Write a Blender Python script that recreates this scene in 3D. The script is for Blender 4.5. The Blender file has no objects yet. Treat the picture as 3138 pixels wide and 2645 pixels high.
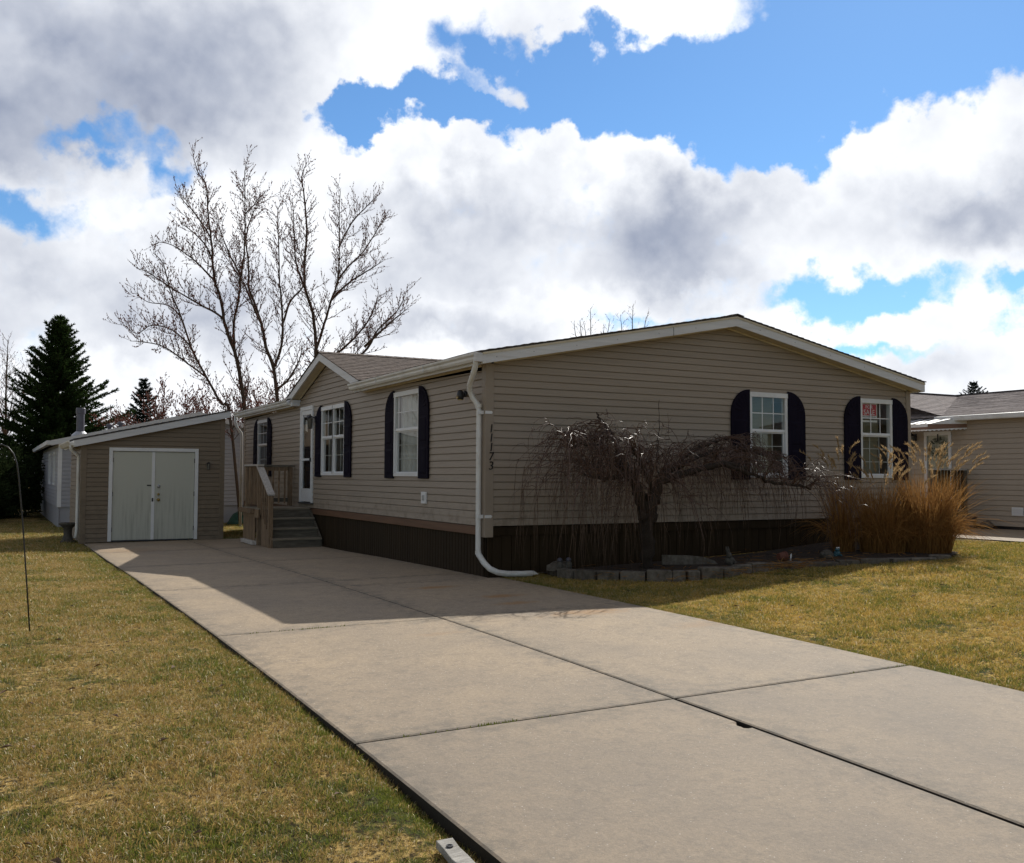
import bpy, bmesh, math, random
import numpy as np
from mathutils import Vector, Matrix
random.seed(7)
RNG = np.random.default_rng(11)
SC = bpy.context.scene
COL = SC.collection
R = math.radians

# ------------------------------------------------------------------ camera
cam_d = bpy.data.cameras.new('camera')
cam = bpy.data.objects.new('camera', cam_d)
COL.objects.link(cam)
YAW, PITCH, ROLL = 0.4955, 0.0463, 0.0044
fw = Vector((math.sin(YAW) * math.cos(PITCH), math.cos(YAW) * math.cos(PITCH), math.sin(PITCH)))
rt = Vector((math.cos(YAW), -math.sin(YAW), 0))
up = rt.cross(fw)
r2 = math.cos(ROLL) * rt + math.sin(ROLL) * up
u2 = -math.sin(ROLL) * rt + math.cos(ROLL) * up
M = Matrix((r2, u2, -fw)).transposed().to_4x4()
M.translation = Vector((-5.9427, -11.7446, 0.6888))
cam.matrix_world = M
cam_d.sensor_width = 36
cam_d.sensor_fit = 'HORIZONTAL'
cam_d.lens = 36 * 2934.3 / 3138
cam_d.clip_start = 0.05
cam_d.clip_end = 3000
SC.camera = cam

# ------------------------------------------------------------------ sun
SUN_AZ = 52.6      # degrees from +y towards +x
SUN_EL = 37.3
sun_d = bpy.data.lights.new('sun', 'SUN')
sun_d.energy = 4.6
sun_d.angle = R(0.53)
sun_d.color = (1.0, 0.955, 0.875)
sun = bpy.data.objects.new('sun', sun_d)
COL.objects.link(sun)
sd = Vector((math.sin(R(SUN_AZ)) * math.cos(R(SUN_EL)), math.cos(R(SUN_AZ)) * math.cos(R(SUN_EL)), math.sin(R(SUN_EL))))
sun.rotation_euler = sd.to_track_quat('Z', 'Y').to_euler()
sun.location = sd * 60

# ------------------------------------------------------------------ world: sky with cumulus
world = bpy.data.worlds.new('World')
SC.world = world
world.use_nodes = True
WT = world.node_tree
WT.nodes.clear()
world.cycles.sampling_method = 'NONE'


def node(t, kind, ins=None, **props):
    n = t.nodes.new(kind)
    for k, v in props.items():
        setattr(n, k, v)
    for k, v in (ins or {}).items():
        s = n.inputs[k]
        if isinstance(v, bpy.types.NodeSocket):
            t.links.new(v, s)
        else:
            s.default_value = v
    return n


def mth(t, op, a, b=0.0, c=0.0, clamp=False):
    return node(t, 'ShaderNodeMath', {0: a, 1: b, 2: c}, operation=op, use_clamp=clamp).outputs[0]


def smooth(t, v, lo, hi):
    return node(t, 'ShaderNodeMapRange', {'Value': v, 'From Min': lo, 'From Max': hi}, interpolation_type='SMOOTHSTEP').outputs[0]


def mixc(t, f, a, b, mode='MIX'):
    n = node(t, 'ShaderNodeMix', data_type='RGBA', blend_type=mode)
    for sock, v in ((n.inputs[0], f), (n.inputs[6], a), (n.inputs[7], b)):
        if isinstance(v, bpy.types.NodeSocket):
            t.links.new(v, sock)
        elif isinstance(v, (tuple, list)):
            sock.default_value = (*v[:3], 1.0)
        else:
            sock.default_value = v
    return n.outputs[2]


def noise(t, vec, scale, detail=4.0, rough=0.5, dist=0.0, lac=2.0):
    ins = {'Scale': scale, 'Detail': detail, 'Roughness': rough, 'Distortion': dist, 'Lacunarity': lac}
    if vec is not None:
        ins['Vector'] = vec
    return node(t, 'ShaderNodeTexNoise', ins)


tc = node(WT, 'ShaderNodeTexCoord')
dirv = tc.outputs['Generated']
xyz = node(WT, 'ShaderNodeSeparateXYZ', {0: dirv})
az = mth(WT, 'ARCTAN2', xyz.outputs[0], xyz.outputs[1])
el = mth(WT, 'ARCSINE', xyz.outputs[2])
azd = mth(WT, 'MULTIPLY', az, 180 / math.pi)
eld = mth(WT, 'MULTIPLY', el, 180 / math.pi)
ae = node(WT, 'ShaderNodeCombineXYZ', {0: azd, 1: eld}).outputs[0]
# ragged cumulus edges: the lookup is displaced by two octaves of noise
w1 = noise(WT, dirv, 9.0, 3.0, 0.6)
w2 = noise(WT, dirv, 36.0, 4.0, 0.62)
def sub_half(vec_sock, s):
    a = node(WT, 'ShaderNodeVectorMath', {0: vec_sock, 1: (0.5, 0.5, 0.5)}, operation='SUBTRACT')
    return node(WT, 'ShaderNodeVectorMath', {0: a.outputs[0], 'Scale': s}, operation='SCALE').outputs[0]
aw = node(WT, 'ShaderNodeVectorMath', {0: ae, 1: sub_half(w1.outputs['Color'], 6.6)}, operation='ADD').outputs[0]
aw = node(WT, 'ShaderNodeVectorMath', {0: aw, 1: sub_half(w2.outputs['Color'], 3.0)}, operation='ADD').outputs[0]


def blobs(lst, vec):
    acc = None
    for (a0, e0, ra, re, w) in lst:
        mp = node(WT, 'ShaderNodeVectorMath', {0: vec, 1: (1 / ra, 1 / re, 0), 2: (-a0 / ra, -e0 / re, 0)}, operation='MULTIPLY_ADD')
        g = node(WT, 'ShaderNodeTexGradient', {'Vector': mp.outputs[0]}, gradient_type='SPHERICAL')
        acc = mth(WT, 'MULTIPLY_ADD', g.outputs['Fac'], w, acc if acc is not None else 0.0)
    return acc
CLEAR = [(49.76, 24.44, 18.45, 8.15, 1.7), (36.69, 22.21, 9.01, 4.08, 1.5), (55.95, 23.42, 15.02, 5.58, 1.3), (43.25, 20.23, 8.58, 4.08, 1.3), (44.89, 18.54, 3.0, 2.57, 0.9), (30.79, 23.15, 5.15, 3.43, 1.1), (26.3, 24.41, 3.22, 2.36, 0.9), (27.22, 21.2, 5.15, 1.93, 1.3), (21.89, 20.98, 7.29, 1.46, 1.35), (17.82, 20.84, 3.22, 1.93, 1.2), (33.31, 20.1, 1.2, 1.5, 0.7), (31.38, 21.46, 2.57, 1.72, 0.6), (4.99, 18.27, 4.08, 1.29, 0.8), (8.7, 16.93, 1.72, 2.15, 0.75), (0.97, 13.91, 4.08, 1.8, 1.0), (7.47, 15.63, 2.15, 1.29, 0.35), (48.28, 10.52, 6.44, 1.97, 1.5), (56.28, 10.04, 2.15, 1.37, 1.1), (48.76, 7.18, 5.15, 0.94, 0.8), (55.9, 8.22, 2.57, 0.86, 0.5), (36.95, 9.63, 5.15, 0.77, 0.5)]
CLOUD = [(36.7, 26.21, 9.65, 3.28, 1.6), (28.7, 22.39, 2.9, 1.62, 1.0), (35.51, 18.3, 5.79, 2.7, 0.9), (52.72, 18.71, 6.56, 3.47, 1.5), (41.54, 16.4, 5.79, 2.32, 0.7), (47.84, 18.01, 3.09, 1.93, 0.6), (41.57, 21.08, 1.54, 0.77, 0.75), (39.86, 20.79, 0.69, 0.54, 0.5), (32.12, 23.13, 0.54, 0.46, 0.5), (18.09, 21.76, 2.32, 1.54, 0.55), (23.95, 21.66, 1.93, 0.85, 0.5), (15.78, 23.11, 4.63, 4.25, 0.6), (50.57, 9.09, 2.32, 1.54, 0.7)]
GREY = [(2.53, 22.37, 18.02, 8.58, 1.0), (1.24, 17.12, 9.87, 3.43, 0.45), (10.2, 24.25, 12.87, 4.72, 0.35), (7.91, 19.52, 8.58, 3.0, 0.35), (32.28, 14.94, 14.59, 3.86, 0.75), (26.39, 11.55, 9.87, 3.0, 0.6), (39.25, 12.39, 10.3, 3.65, 0.7), (23.71, 15.86, 6.44, 3.0, 0.5), (53.63, 14.46, 11.15, 3.22, 0.62), (39.27, 15.98, 7.29, 3.0, 0.4), (1.9, 9.88, 11.15, 4.29, 0.7), (24.06, 8.65, 8.15, 1.72, 0.7), (10.5, 9.16, 12.01, 3.43, 0.45), (32.58, 9.12, 7.29, 1.54, 0.4), (55.98, 13.06, 5.58, 2.57, 0.25), (4.24, 12.96, 8.15, 2.57, 0.35), (50.28, 5.87, 9.44, 2.15, 0.3), (15.96, 11.67, 8.58, 2.57, 0.3), (1.51, 6.48, 9.44, 2.15, 0.4), (29.91, 18.4, 6.01, 1.72, 0.25)]
WINDOW = [(28.4, 12.0, 70.0, 36.0, 2.2)]
clear_f = blobs(CLEAR, aw)
cloud_f = blobs(CLOUD, aw)
grey_f = blobs(GREY, aw)
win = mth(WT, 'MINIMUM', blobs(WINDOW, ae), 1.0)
low = noise(WT, dirv, 2.6, 3.0, 0.55).outputs['Fac']
fine = noise(WT, dirv, 24.0, 6.0, 0.65).outputs['Fac']
big = noise(WT, dirv, 8.0, 4.0, 0.55).outputs['Fac']
# unseen sky: cloud cover made up, shaped to set the shade fill
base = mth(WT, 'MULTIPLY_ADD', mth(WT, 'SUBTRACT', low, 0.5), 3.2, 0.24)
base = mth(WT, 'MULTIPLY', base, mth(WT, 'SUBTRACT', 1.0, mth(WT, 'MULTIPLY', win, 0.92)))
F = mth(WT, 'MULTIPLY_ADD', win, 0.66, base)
F = mth(WT, 'MULTIPLY_ADD', clear_f, -1.22, F)
F = mth(WT, 'ADD', F, cloud_f)
F = mth(WT, 'MULTIPLY_ADD', mth(WT, 'SUBTRACT', fine, 0.5), 1.15, F)
F = mth(WT, 'MULTIPLY_ADD', mth(WT, 'SUBTRACT', big, 0.5), 0.5, F)
dens = smooth(WT, F, -0.20, 0.60)
thick = smooth(WT, F, 0.30, 1.05)
grey = mth(WT, 'MULTIPLY_ADD', mth(WT, 'SUBTRACT', big, 0.5), 1.7, grey_f)
grey = mth(WT, 'MULTIPLY_ADD', mth(WT, 'SUBTRACT', fine, 0.5), 0.32, grey)
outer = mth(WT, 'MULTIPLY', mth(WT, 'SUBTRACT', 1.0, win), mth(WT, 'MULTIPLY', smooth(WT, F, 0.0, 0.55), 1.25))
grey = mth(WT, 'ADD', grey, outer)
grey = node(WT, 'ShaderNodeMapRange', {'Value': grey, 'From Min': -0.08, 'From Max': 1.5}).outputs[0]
sky = node(WT, 'ShaderNodeTexSky', sky_type='NISHITA', sun_disc=False)
sky.sun_elevation = R(SUN_EL)
sky.sun_rotation = R(SUN_AZ)
sky.air_density = 1.0
sky.dust_density = 0.1
sky.ozone_density = 3.0
SKY_STRENGTH = 0.10
grey_col = mixc(WT, win, (0.02 / SKY_STRENGTH, 0.01 / SKY_STRENGTH, 0.0 / SKY_STRENGTH), (0.10 / SKY_STRENGTH, 0.155 / SKY_STRENGTH, 0.30 / SKY_STRENGTH))  # unseen clouds get a darker, neutral grey to hold down the fill
white_col = mixc(WT, win, (1.10 / SKY_STRENGTH, 1.0 / SKY_STRENGTH, 0.84 / SKY_STRENGTH), (1.13 / SKY_STRENGTH, 1.15 / SKY_STRENGTH, 1.18 / SKY_STRENGTH))  # unseen cloud white is warmed to tint the fill light
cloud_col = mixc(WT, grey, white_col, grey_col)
blue = mixc(WT, 1.0, sky.outputs[0], (0.74, 1.03, 1.24), 'MULTIPLY')
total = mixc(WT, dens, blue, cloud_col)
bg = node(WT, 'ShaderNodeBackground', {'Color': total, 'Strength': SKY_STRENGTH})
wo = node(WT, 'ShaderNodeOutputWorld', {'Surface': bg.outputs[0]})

SC.view_settings.view_transform = 'Standard'
SC.view_settings.look = 'None'
SC.view_settings.gamma = 1
SC.view_settings.exposure = 0.0
SC.view_settings.use_curve_mapping = False
SC.render.engine = 'CYCLES'
SC.cycles.use_denoising = True
SC.cycles.max_bounces = 8
SC.cycles.transparent_max_bounces = 12

# ------------------------------------------------------------------ materials
MATS = {}


def new_mat(name):
    m = bpy.data.materials.new(name)
    m.use_nodes = True
    MATS[name] = m
    t = m.node_tree
    b = t.nodes['Principled BSDF']
    return m, t, b


def surf(name, col, rough=0.6, var=0.12, scale=6.0, bump=0.0, bscale=60.0, stretch=(1, 1, 1), spec=0.4, metal=0.0, rnd=0.0, col2=None, dirt=None, dirt_amt=0.0, dirt_scale=2.0, coat=0.0):
    """Principled surface with mottled colour, fine relief, optional dirt and per-piece tint."""
    m, t, b = new_mat(name)
    co = node(t, 'ShaderNodeTexCoord').outputs['Object']
    mp = node(t, 'ShaderNodeMapping', {'Vector': co, 'Scale': stretch}).outputs[0]
    n1 = noise(t, mp, scale, 5.0, 0.6).outputs['Fac']
    c2 = col2 or tuple(max(0.0, c * (1 - var * 2)) for c in col)
    c1 = tuple(min(1.0, c * (1 + var)) for c in col) if not col2 else col
    f = node(t, 'ShaderNodeMapRange', {'Value': n1, 'From Min': 0.3, 'From Max': 0.7}).outputs[0]
    c = mixc(t, f, c1, c2)
    if dirt:
        n2 = noise(t, mp, dirt_scale, 6.0, 0.65).outputs['Fac']
        c = mixc(t, mth(t, 'MULTIPLY', smooth(t, n2, 0.48, 0.75), dirt_amt), c, dirt)
    if name in ('vinyl_tan', 'shed_tan'):
        gp = node(t, 'ShaderNodeNewGeometry').outputs['Position']
        gzv = node(t, 'ShaderNodeSeparateXYZ', {0: gp}).outputs[2]
        sp = noise(t, gp, 5.5, 6.0, 0.7).outputs['Fac']
        spl = mth(t, 'MULTIPLY', smooth(t, sp, 0.46, 0.66), smooth(t, gzv, 0.55, -0.02))
        c = mixc(t, mth(t, 'MULTIPLY', spl, 0.45), c, (0.115, 0.088, 0.058))
    if rnd:
        oi = node(t, 'ShaderNodeObjectInfo').outputs['Random']
        k = mth(t, 'MULTIPLY_ADD', oi, rnd * 2, 1 - rnd)
        hsv = node(t, 'ShaderNodeHueSaturation', {'Color': c, 'Value': k})
        c = hsv.outputs[0]
    t.links.new(c, b.inputs['Base Color'])
    b.inputs['Roughness'].default_value = rough
    b.inputs['Specular IOR Level'].default_value = spec
    b.inputs['Metallic'].default_value = metal
    if coat:
        b.inputs['Coat Weight'].default_value = coat
    if bump:
        n3 = noise(t, mp, bscale, 4.0, 0.6).outputs['Fac']
        bp = node(t, 'ShaderNodeBump', {'Height': n3, 'Strength': bump, 'Distance': 0.01})
        t.links.new(bp.outputs[0], b.inputs['Normal'])
    return m


surf('vinyl_tan', (0.33, 0.268, 0.208), 0.5, 0.05, 2.0, 0.12, 40.0, (0.35, 0.35, 9.0), 0.35, rnd=0.035, dirt=(0.19, 0.165, 0.13), dirt_amt=0.25, dirt_scale=1.4)
surf('vinyl_post', (0.315, 0.257, 0.20), 0.5, 0.04, 2.0, spec=0.35)
surf('shed_tan', (0.205, 0.158, 0.11), 0.55, 0.06, 2.0, 0.1, 40.0, (0.35, 0.35, 9.0), 0.3, rnd=0.05)
surf('vinyl_grey', (0.36, 0.36, 0.385), 0.5, 0.05, 2.0, rnd=0.03, spec=0.35)
surf('vinyl_beige', (0.40, 0.335, 0.265), 0.5, 0.04, 2.0, rnd=0.03, spec=0.35)
surf('skirt_brown', (0.036, 0.024, 0.013), 0.7, 0.15, 5.0, 0.2, 60.0, (1, 1, 0.1), 0.1, rnd=0.14)
surf('trim_brown', (0.165, 0.088, 0.05), 0.55, 0.12, 4.0, 0.15, 50.0, (0.3, 0.3, 4), 0.3)
surf('trim_white', (0.74, 0.74, 0.74), 0.45, 0.04, 3.0, spec=0.4, dirt=(0.45, 0.43, 0.39), dirt_amt=0.22, dirt_scale=1.8)
surf('fascia_white', (0.66, 0.66, 0.67), 0.45, 0.05, 3.0, 0.15, 30.0, (0.3, 0.3, 10), 0.4, dirt=(0.42, 0.40, 0.36), dirt_amt=0.35, dirt_scale=1.2)
surf('soffit_cream', (0.60, 0.53, 0.40), 0.55, 0.06, 4.0, dirt=(0.34, 0.28, 0.16), dirt_amt=0.4, dirt_scale=3.0)
surf('gutter_white', (0.70, 0.69, 0.66), 0.4, 0.05, 3.0, dirt=(0.36, 0.32, 0.25), dirt_amt=0.5, dirt_scale=2.2)
surf('shutter_navy', (0.0115, 0.009, 0.0185), 0.75, 0.15, 12.0, 0.15, 90.0, (1, 1, 0.15), 0.06)
surf('metal_black', (0.02, 0.02, 0.022), 0.4, 0.2, 20.0, spec=0.5)
surf('metal_dark', (0.06, 0.06, 0.065), 0.45, 0.2, 20.0, spec=0.5, metal=0.4)
surf('brass', (0.42, 0.29, 0.09), 0.4, 0.2, 30.0, metal=0.9)
surf('steel', (0.45, 0.46, 0.48), 0.4, 0.1, 20.0, metal=0.8)
surf('lamp_glass', (0.16, 0.15, 0.13), 0.2, 0.05, 5.0)
surf('wood_weathered', (0.25, 0.172, 0.108), 0.8, 0.2, 7.0, 0.35, 50.0, (6, 6, 0.7), 0.2, rnd=0.16, dirt=(0.12, 0.095, 0.07), dirt_amt=0.5, dirt_scale=3.0)
surf('wood_rail', (0.50, 0.46, 0.42), 0.8, 0.15, 7.0, 0.3, 50.0, (6, 1, 6), 0.2, rnd=0.08)
surf('wood_tread', (0.26, 0.22, 0.165), 0.85, 0.15, 6.0, 0.3, 50.0, (0.7, 6, 6), 0.2, rnd=0.1)
surf('wood_step', (0.135, 0.118, 0.092), 0.85, 0.2, 6.0, 0.35, 50.0, (0.7, 6, 6), 0.2, rnd=0.14)
surf('shingle_brown', (0.17, 0.135, 0.115), 0.95, 0.25, 14.0, 0.5, 160.0, spec=0.2, dirt=(0.09, 0.075, 0.065), dirt_amt=0.6, dirt_scale=5.0)
surf('shingle_grey', (0.36, 0.315, 0.30), 0.95, 0.2, 9.0, 0.5, 160.0, spec=0.2, dirt=(0.20, 0.175, 0.165), dirt_amt=0.6, dirt_scale=4.0)
surf('shingle_dark', (0.11, 0.10, 0.10), 0.95, 0.25, 14.0, 0.5, 160.0, spec=0.2)
surf('blind_cream', (0.40, 0.38, 0.28), 0.5, 0.04, 3.0)
surf('curtain', (0.62, 0.62, 0.60), 0.8, 0.08, 5.0)
surf('shade_olive', (0.21, 0.195, 0.135), 0.8, 0.05, 3.0)
surf('interior', (0.22, 0.20, 0.17), 0.9, 0.1, 3.0)
surf('sign_red', (0.55, 0.02, 0.035), 0.4, 0.05, 5.0)
surf('sign_white', (0.80, 0.79, 0.78), 0.4, 0.04, 5.0)
surf('print_grey', (0.42, 0.43, 0.45), 0.5, 0.3, 60.0)
surf('number_black', (0.015, 0.014, 0.013), 0.5, 0.2, 20.0)
surf('bark_grey', (0.095, 0.068, 0.05), 0.9, 0.3, 30.0, 0.5, 60.0, (4, 4, 1), 0.2)
surf('bark_dark', (0.048, 0.036, 0.028), 0.9, 0.3, 40.0, 0.6, 60.0, (4, 4, 1), 0.2)
surf('twig_red', (0.10, 0.050, 0.034), 0.65, 0.25, 30.0, spec=0.3)
surf('bud_red', (0.19, 0.05, 0.03), 0.8, 0.25, 60.0)
surf('twig_gloss', (0.105, 0.055, 0.033), 0.40, 0.3, 40.0, spec=0.45)
surf('twig_straw', (0.085, 0.05, 0.028), 0.6, 0.2, 40.0)
surf('stone_block', (0.15, 0.13, 0.105), 0.9, 0.25, 14.0, 0.6, 60.0, spec=0.2, rnd=0.18, dirt=(0.06, 0.05, 0.035), dirt_amt=0.7, dirt_scale=6.0)
surf('statue_grey', (0.10, 0.09, 0.075), 0.9, 0.2, 20.0, 0.4, 80.0, spec=0.2)
surf('pottery', (0.15, 0.055, 0.035), 0.8, 0.15, 20.0)
surf('teal_glaze', (0.05, 0.13, 0.16), 0.25, 0.15, 20.0)
surf('mulch', (0.045, 0.030, 0.020), 0.95, 0.4, 25.0, 0.8, 60.0)
surf('board_grey', (0.42, 0.40, 0.36), 0.85, 0.2, 12.0, 0.5, 70.0, (1, 5, 5), 0.2, dirt=(0.22, 0.20, 0.17), dirt_amt=0.6, dirt_scale=8.0)
surf('plastic_black', (0.012, 0.012, 0.016), 0.18, 0.2, 20.0, spec=0.6)
surf('pipe_grey', (0.10, 0.10, 0.125), 0.4, 0.1, 8.0, metal=0.2)
surf('awning_white', (0.78, 0.77, 0.75), 0.35, 0.04, 3.0)
surf('awning_brown', (0.22, 0.125, 0.085), 0.4, 0.06, 3.0)
surf('wreath', (0.06, 0.085, 0.045), 0.9, 0.4, 60.0)
surf('dry_leaf', (0.16, 0.095, 0.055), 0.8, 0.3, 50.0)
surf('straw', (0.52, 0.41, 0.22), 0.7, 0.2, 30.0)
surf('tarp_green', (0.02, 0.07, 0.045), 0.5, 0.2, 10.0)
surf('kerb_dark', (0.06, 0.06, 0.055), 0.9, 0.2, 20.0, 0.3)


def door_mat():
    m, t, b = new_mat('door_paint')
    co = node(t, 'ShaderNodeTexCoord').outputs['Object']
    mp = node(t, 'ShaderNodeMapping', {'Vector': co, 'Scale': (9, 9, 0.55)}).outputs[0]
    n = noise(t, mp, 2.2, 6.0, 0.65).outputs['Fac']
    z = node(t, 'ShaderNodeSeparateXYZ', {0: co}).outputs[2]
    low = smooth(t, z, 1.45, 0.55)   # weathering streaks on the lower half
    streak = mth(t, 'MULTIPLY', mth(t, 'MULTIPLY', smooth(t, n, 0.42, 0.76), low), 0.7)
    c = mixc(t, streak, (0.50, 0.50, 0.43), (0.27, 0.27, 0.225))
    t.links.new(c, b.inputs['Base Color'])
    b.inputs['Roughness'].default_value = 0.6
    return m


door_mat()


def glass_mat(name, tint=(1, 1, 1), refl=1.0):
    m, t, b = new_mat(name)
    t.nodes.remove(b)
    out = t.nodes['Material Output']
    geo = node(t, 'ShaderNodeNewGeometry')
    dt = node(t, 'ShaderNodeVectorMath', {0: geo.outputs['Incoming'], 1: geo.outputs['Normal']}, operation='DOT_PRODUCT').outputs['Value']
    fr = mth(t, 'MULTIPLY_ADD', mth(t, 'POWER', mth(t, 'SUBTRACT', 1.0, mth(t, 'ABSOLUTE', dt)), 5.0), 0.92, 0.08)
    tr = node(t, 'ShaderNodeBsdfTransparent', {'Color': (*tint, 1)})
    co = node(t, 'ShaderNodeTexCoord').outputs['Object']
    bp = node(t, 'ShaderNodeBump', {'Height': noise(t, co, 1.4, 1.0).outputs['Fac'], 'Strength': 0.05, 'Distance': 0.03})
    gl = node(t, 'ShaderNodeBsdfGlossy', {'Roughness': 0.02, 'Normal': bp.outputs[0]})
    mx = node(t, 'ShaderNodeMixShader', {0: mth(t, 'MULTIPLY', fr, refl, clamp=True), 1: tr.outputs[0], 2: gl.outputs[0]})
    t.links.new(mx.outputs[0], out.inputs['Surface'])
    return m


glass_mat('window_glass', (0.86, 0.88, 0.86), 1.0)


def concrete_mat(name, light=1.0):
    m, t, b = new_mat(name)
    geo = node(t, 'ShaderNodeNewGeometry')
    pos = geo.outputs['Position']
    n1 = noise(t, pos, 1.1, 6.0, 0.62).outputs['Fac']
    n2 = noise(t, pos, 9.0, 6.0, 0.7).outputs['Fac']
    n3 = noise(t, pos, 95.0, 3.0, 0.6).outputs['Fac']
    base = mixc(t, smooth(t, n1, 0.3, 0.72), (0.395 * light, 0.302 * light, 0.20 * light), (0.315 * light, 0.248 * light, 0.176 * light))
    base = mixc(t, mth(t, 'MULTIPLY', smooth(t, n2, 0.45, 0.70), 0.62), base, (0.205 * light, 0.168 * light, 0.125 * light))
    n4 = noise(t, pos, 42.0, 4.0, 0.75).outputs['Fac']
    base = mixc(t, mth(t, 'MULTIPLY', smooth(t, n4, 0.50, 0.70), 0.55), base, (0.20 * light, 0.165 * light, 0.12 * light))
    base = mixc(t, mth(t, 'MULTIPLY', smooth(t, n4, 0.50, 0.32), 0.45), base, (0.53 * light, 0.42 * light, 0.29 * light))
    # aggregate: fine sand grains and small pebbles
    v = node(t, 'ShaderNodeTexVoronoi', {'Vector': pos, 'Scale': 190.0})
    grain = node(t, 'ShaderNodeSeparateColor', {0: v.outputs['Color']}).outputs[0]
    base = mixc(t, mth(t, 'MULTIPLY', smooth(t, grain, 0.55, 1.0), 0.42), base, (0.19 * light, 0.155 * light, 0.115 * light))
    base = mixc(t, mth(t, 'MULTIPLY', smooth(t, n3, 0.60, 0.74), 0.55), base, (0.53 * light, 0.44 * light, 0.34 * light))
    white = mth(t, 'GREATER_THAN', grain, 0.9975)
    base = mixc(t, white, base, (0.72, 0.66, 0.58))
    # the street end is more worn: exposed aggregate, greyer paste
    wear = smooth(t, node(t, 'ShaderNodeSeparateXYZ', {0: pos}).outputs[1], -4.2, -8.2)
    base = mixc(t, mth(t, 'MULTIPLY', wear, mth(t, 'MULTIPLY_ADD', n1, 0.5, 0.22)), base, (0.185 * light, 0.158 * light, 0.128 * light))
    # rust marks left on the slab by a parked car
    for (x, y, rx, ry, w) in ((-1.05, -0.75, 0.36, 0.14, 0.8), (-0.75, -1.9, 0.34, 0.16, 0.7), (-0.9, -2.5, 0.3, 0.14, 0.6), (-0.55, -3.45, 0.6, 0.22, 0.6), (0.0, -4.6, 0.5, 0.2, 0.25), (-2.4, -3.9, 0.3, 0.1, 0.2), (-3.6, 8.2, 0.8, 0.8, 0.25)):
        mp = node(t, 'ShaderNodeVectorMath', {0: pos, 1: (1 / rx, 1 / ry, 0), 2: (-x / rx, -y / ry, 0)}, operation='MULTIPLY_ADD').outputs[0]
        d = node(t, 'ShaderNodeVectorMath', {0: mp}, operation='LENGTH').outputs['Value']
        fall = smooth(t, mth(t, 'MULTIPLY_ADD', mth(t, 'SUBTRACT', n2, 0.5), 2.2, d), 1.15, 0.1)
        base = mixc(t, mth(t, 'MULTIPLY', fall, w), base, (0.33, 0.165, 0.045))
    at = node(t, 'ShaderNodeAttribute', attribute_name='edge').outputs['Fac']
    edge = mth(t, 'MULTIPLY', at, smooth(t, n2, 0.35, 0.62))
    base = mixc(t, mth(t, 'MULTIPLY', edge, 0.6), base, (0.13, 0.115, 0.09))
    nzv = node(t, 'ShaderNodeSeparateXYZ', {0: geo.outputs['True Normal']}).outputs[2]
    base = mixc(t, mth(t, 'LESS_THAN', nzv, 0.5), base, (0.026, 0.021, 0.015))   # slab sides: soil stain, with the gap's shade painted in
    t.links.new(base, b.inputs['Base Color'])
    b.inputs['Roughness'].default_value = 0.8
    b.inputs['Specular IOR Level'].default_value = 0.35
    hh = mth(t, 'MULTIPLY_ADD', grain, 0.6, n3)
    bp = node(t, 'ShaderNodeBump', {'Height': hh, 'Strength': 0.35, 'Distance': 0.004})
    bp2 = node(t, 'ShaderNodeBump', {'Height': n2, 'Strength': 0.25, 'Distance': 0.02, 'Normal': bp.outputs[0]})
    t.links.new(bp2.outputs[0], b.inputs['Normal'])
    return m


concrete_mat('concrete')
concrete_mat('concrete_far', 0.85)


def lawn_colours(t, pos, tint):
    """straw / dry tan / green, mixed in irregular patches"""
    pa = noise(t, pos, 1.5, 5.0, 0.65).outputs['Fac']
    pb = noise(t, pos, 7.5, 4.0, 0.65).outputs['Fac']
    g = mth(t, 'ADD', mth(t, 'MULTIPLY_ADD', pa, 2.0, -0.66), mth(t, 'MULTIPLY_ADD', pb, 2.0, -1.0))
    x = node(t, 'ShaderNodeSeparateXYZ', {0: pos})
    # greener where the slab edge sheds water
    e1 = smooth(t, mth(t, 'ABSOLUTE', mth(t, 'ADD', x.outputs[0], 4.35)), 0.40, 0.05)
    e2 = smooth(t, mth(t, 'ABSOLUTE', mth(t, 'SUBTRACT', x.outputs[0], 0.34)), 0.36, 0.05)
    e3 = smooth(t, x.outputs[0], 4.5, 8.0)
    g = mth(t, 'ADD', g, mth(t, 'MULTIPLY', mth(t, 'MAXIMUM', e1, e2), 0.20))
    g = mth(t, 'MULTIPLY_ADD', e3, 0.22, g)
    green = smooth(t, mth(t, 'SUBTRACT', g, tint), -0.12, 0.14)
    straw = mixc(t, pb, (0.55, 0.36, 0.105), (0.80, 0.60, 0.24))
    straw = mixc(t, smooth(t, x.outputs[0], 0.0, 0.6), straw, mixc(t, pb, (0.80, 0.52, 0.10), (0.92, 0.68, 0.20)))
    return straw, green


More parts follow.
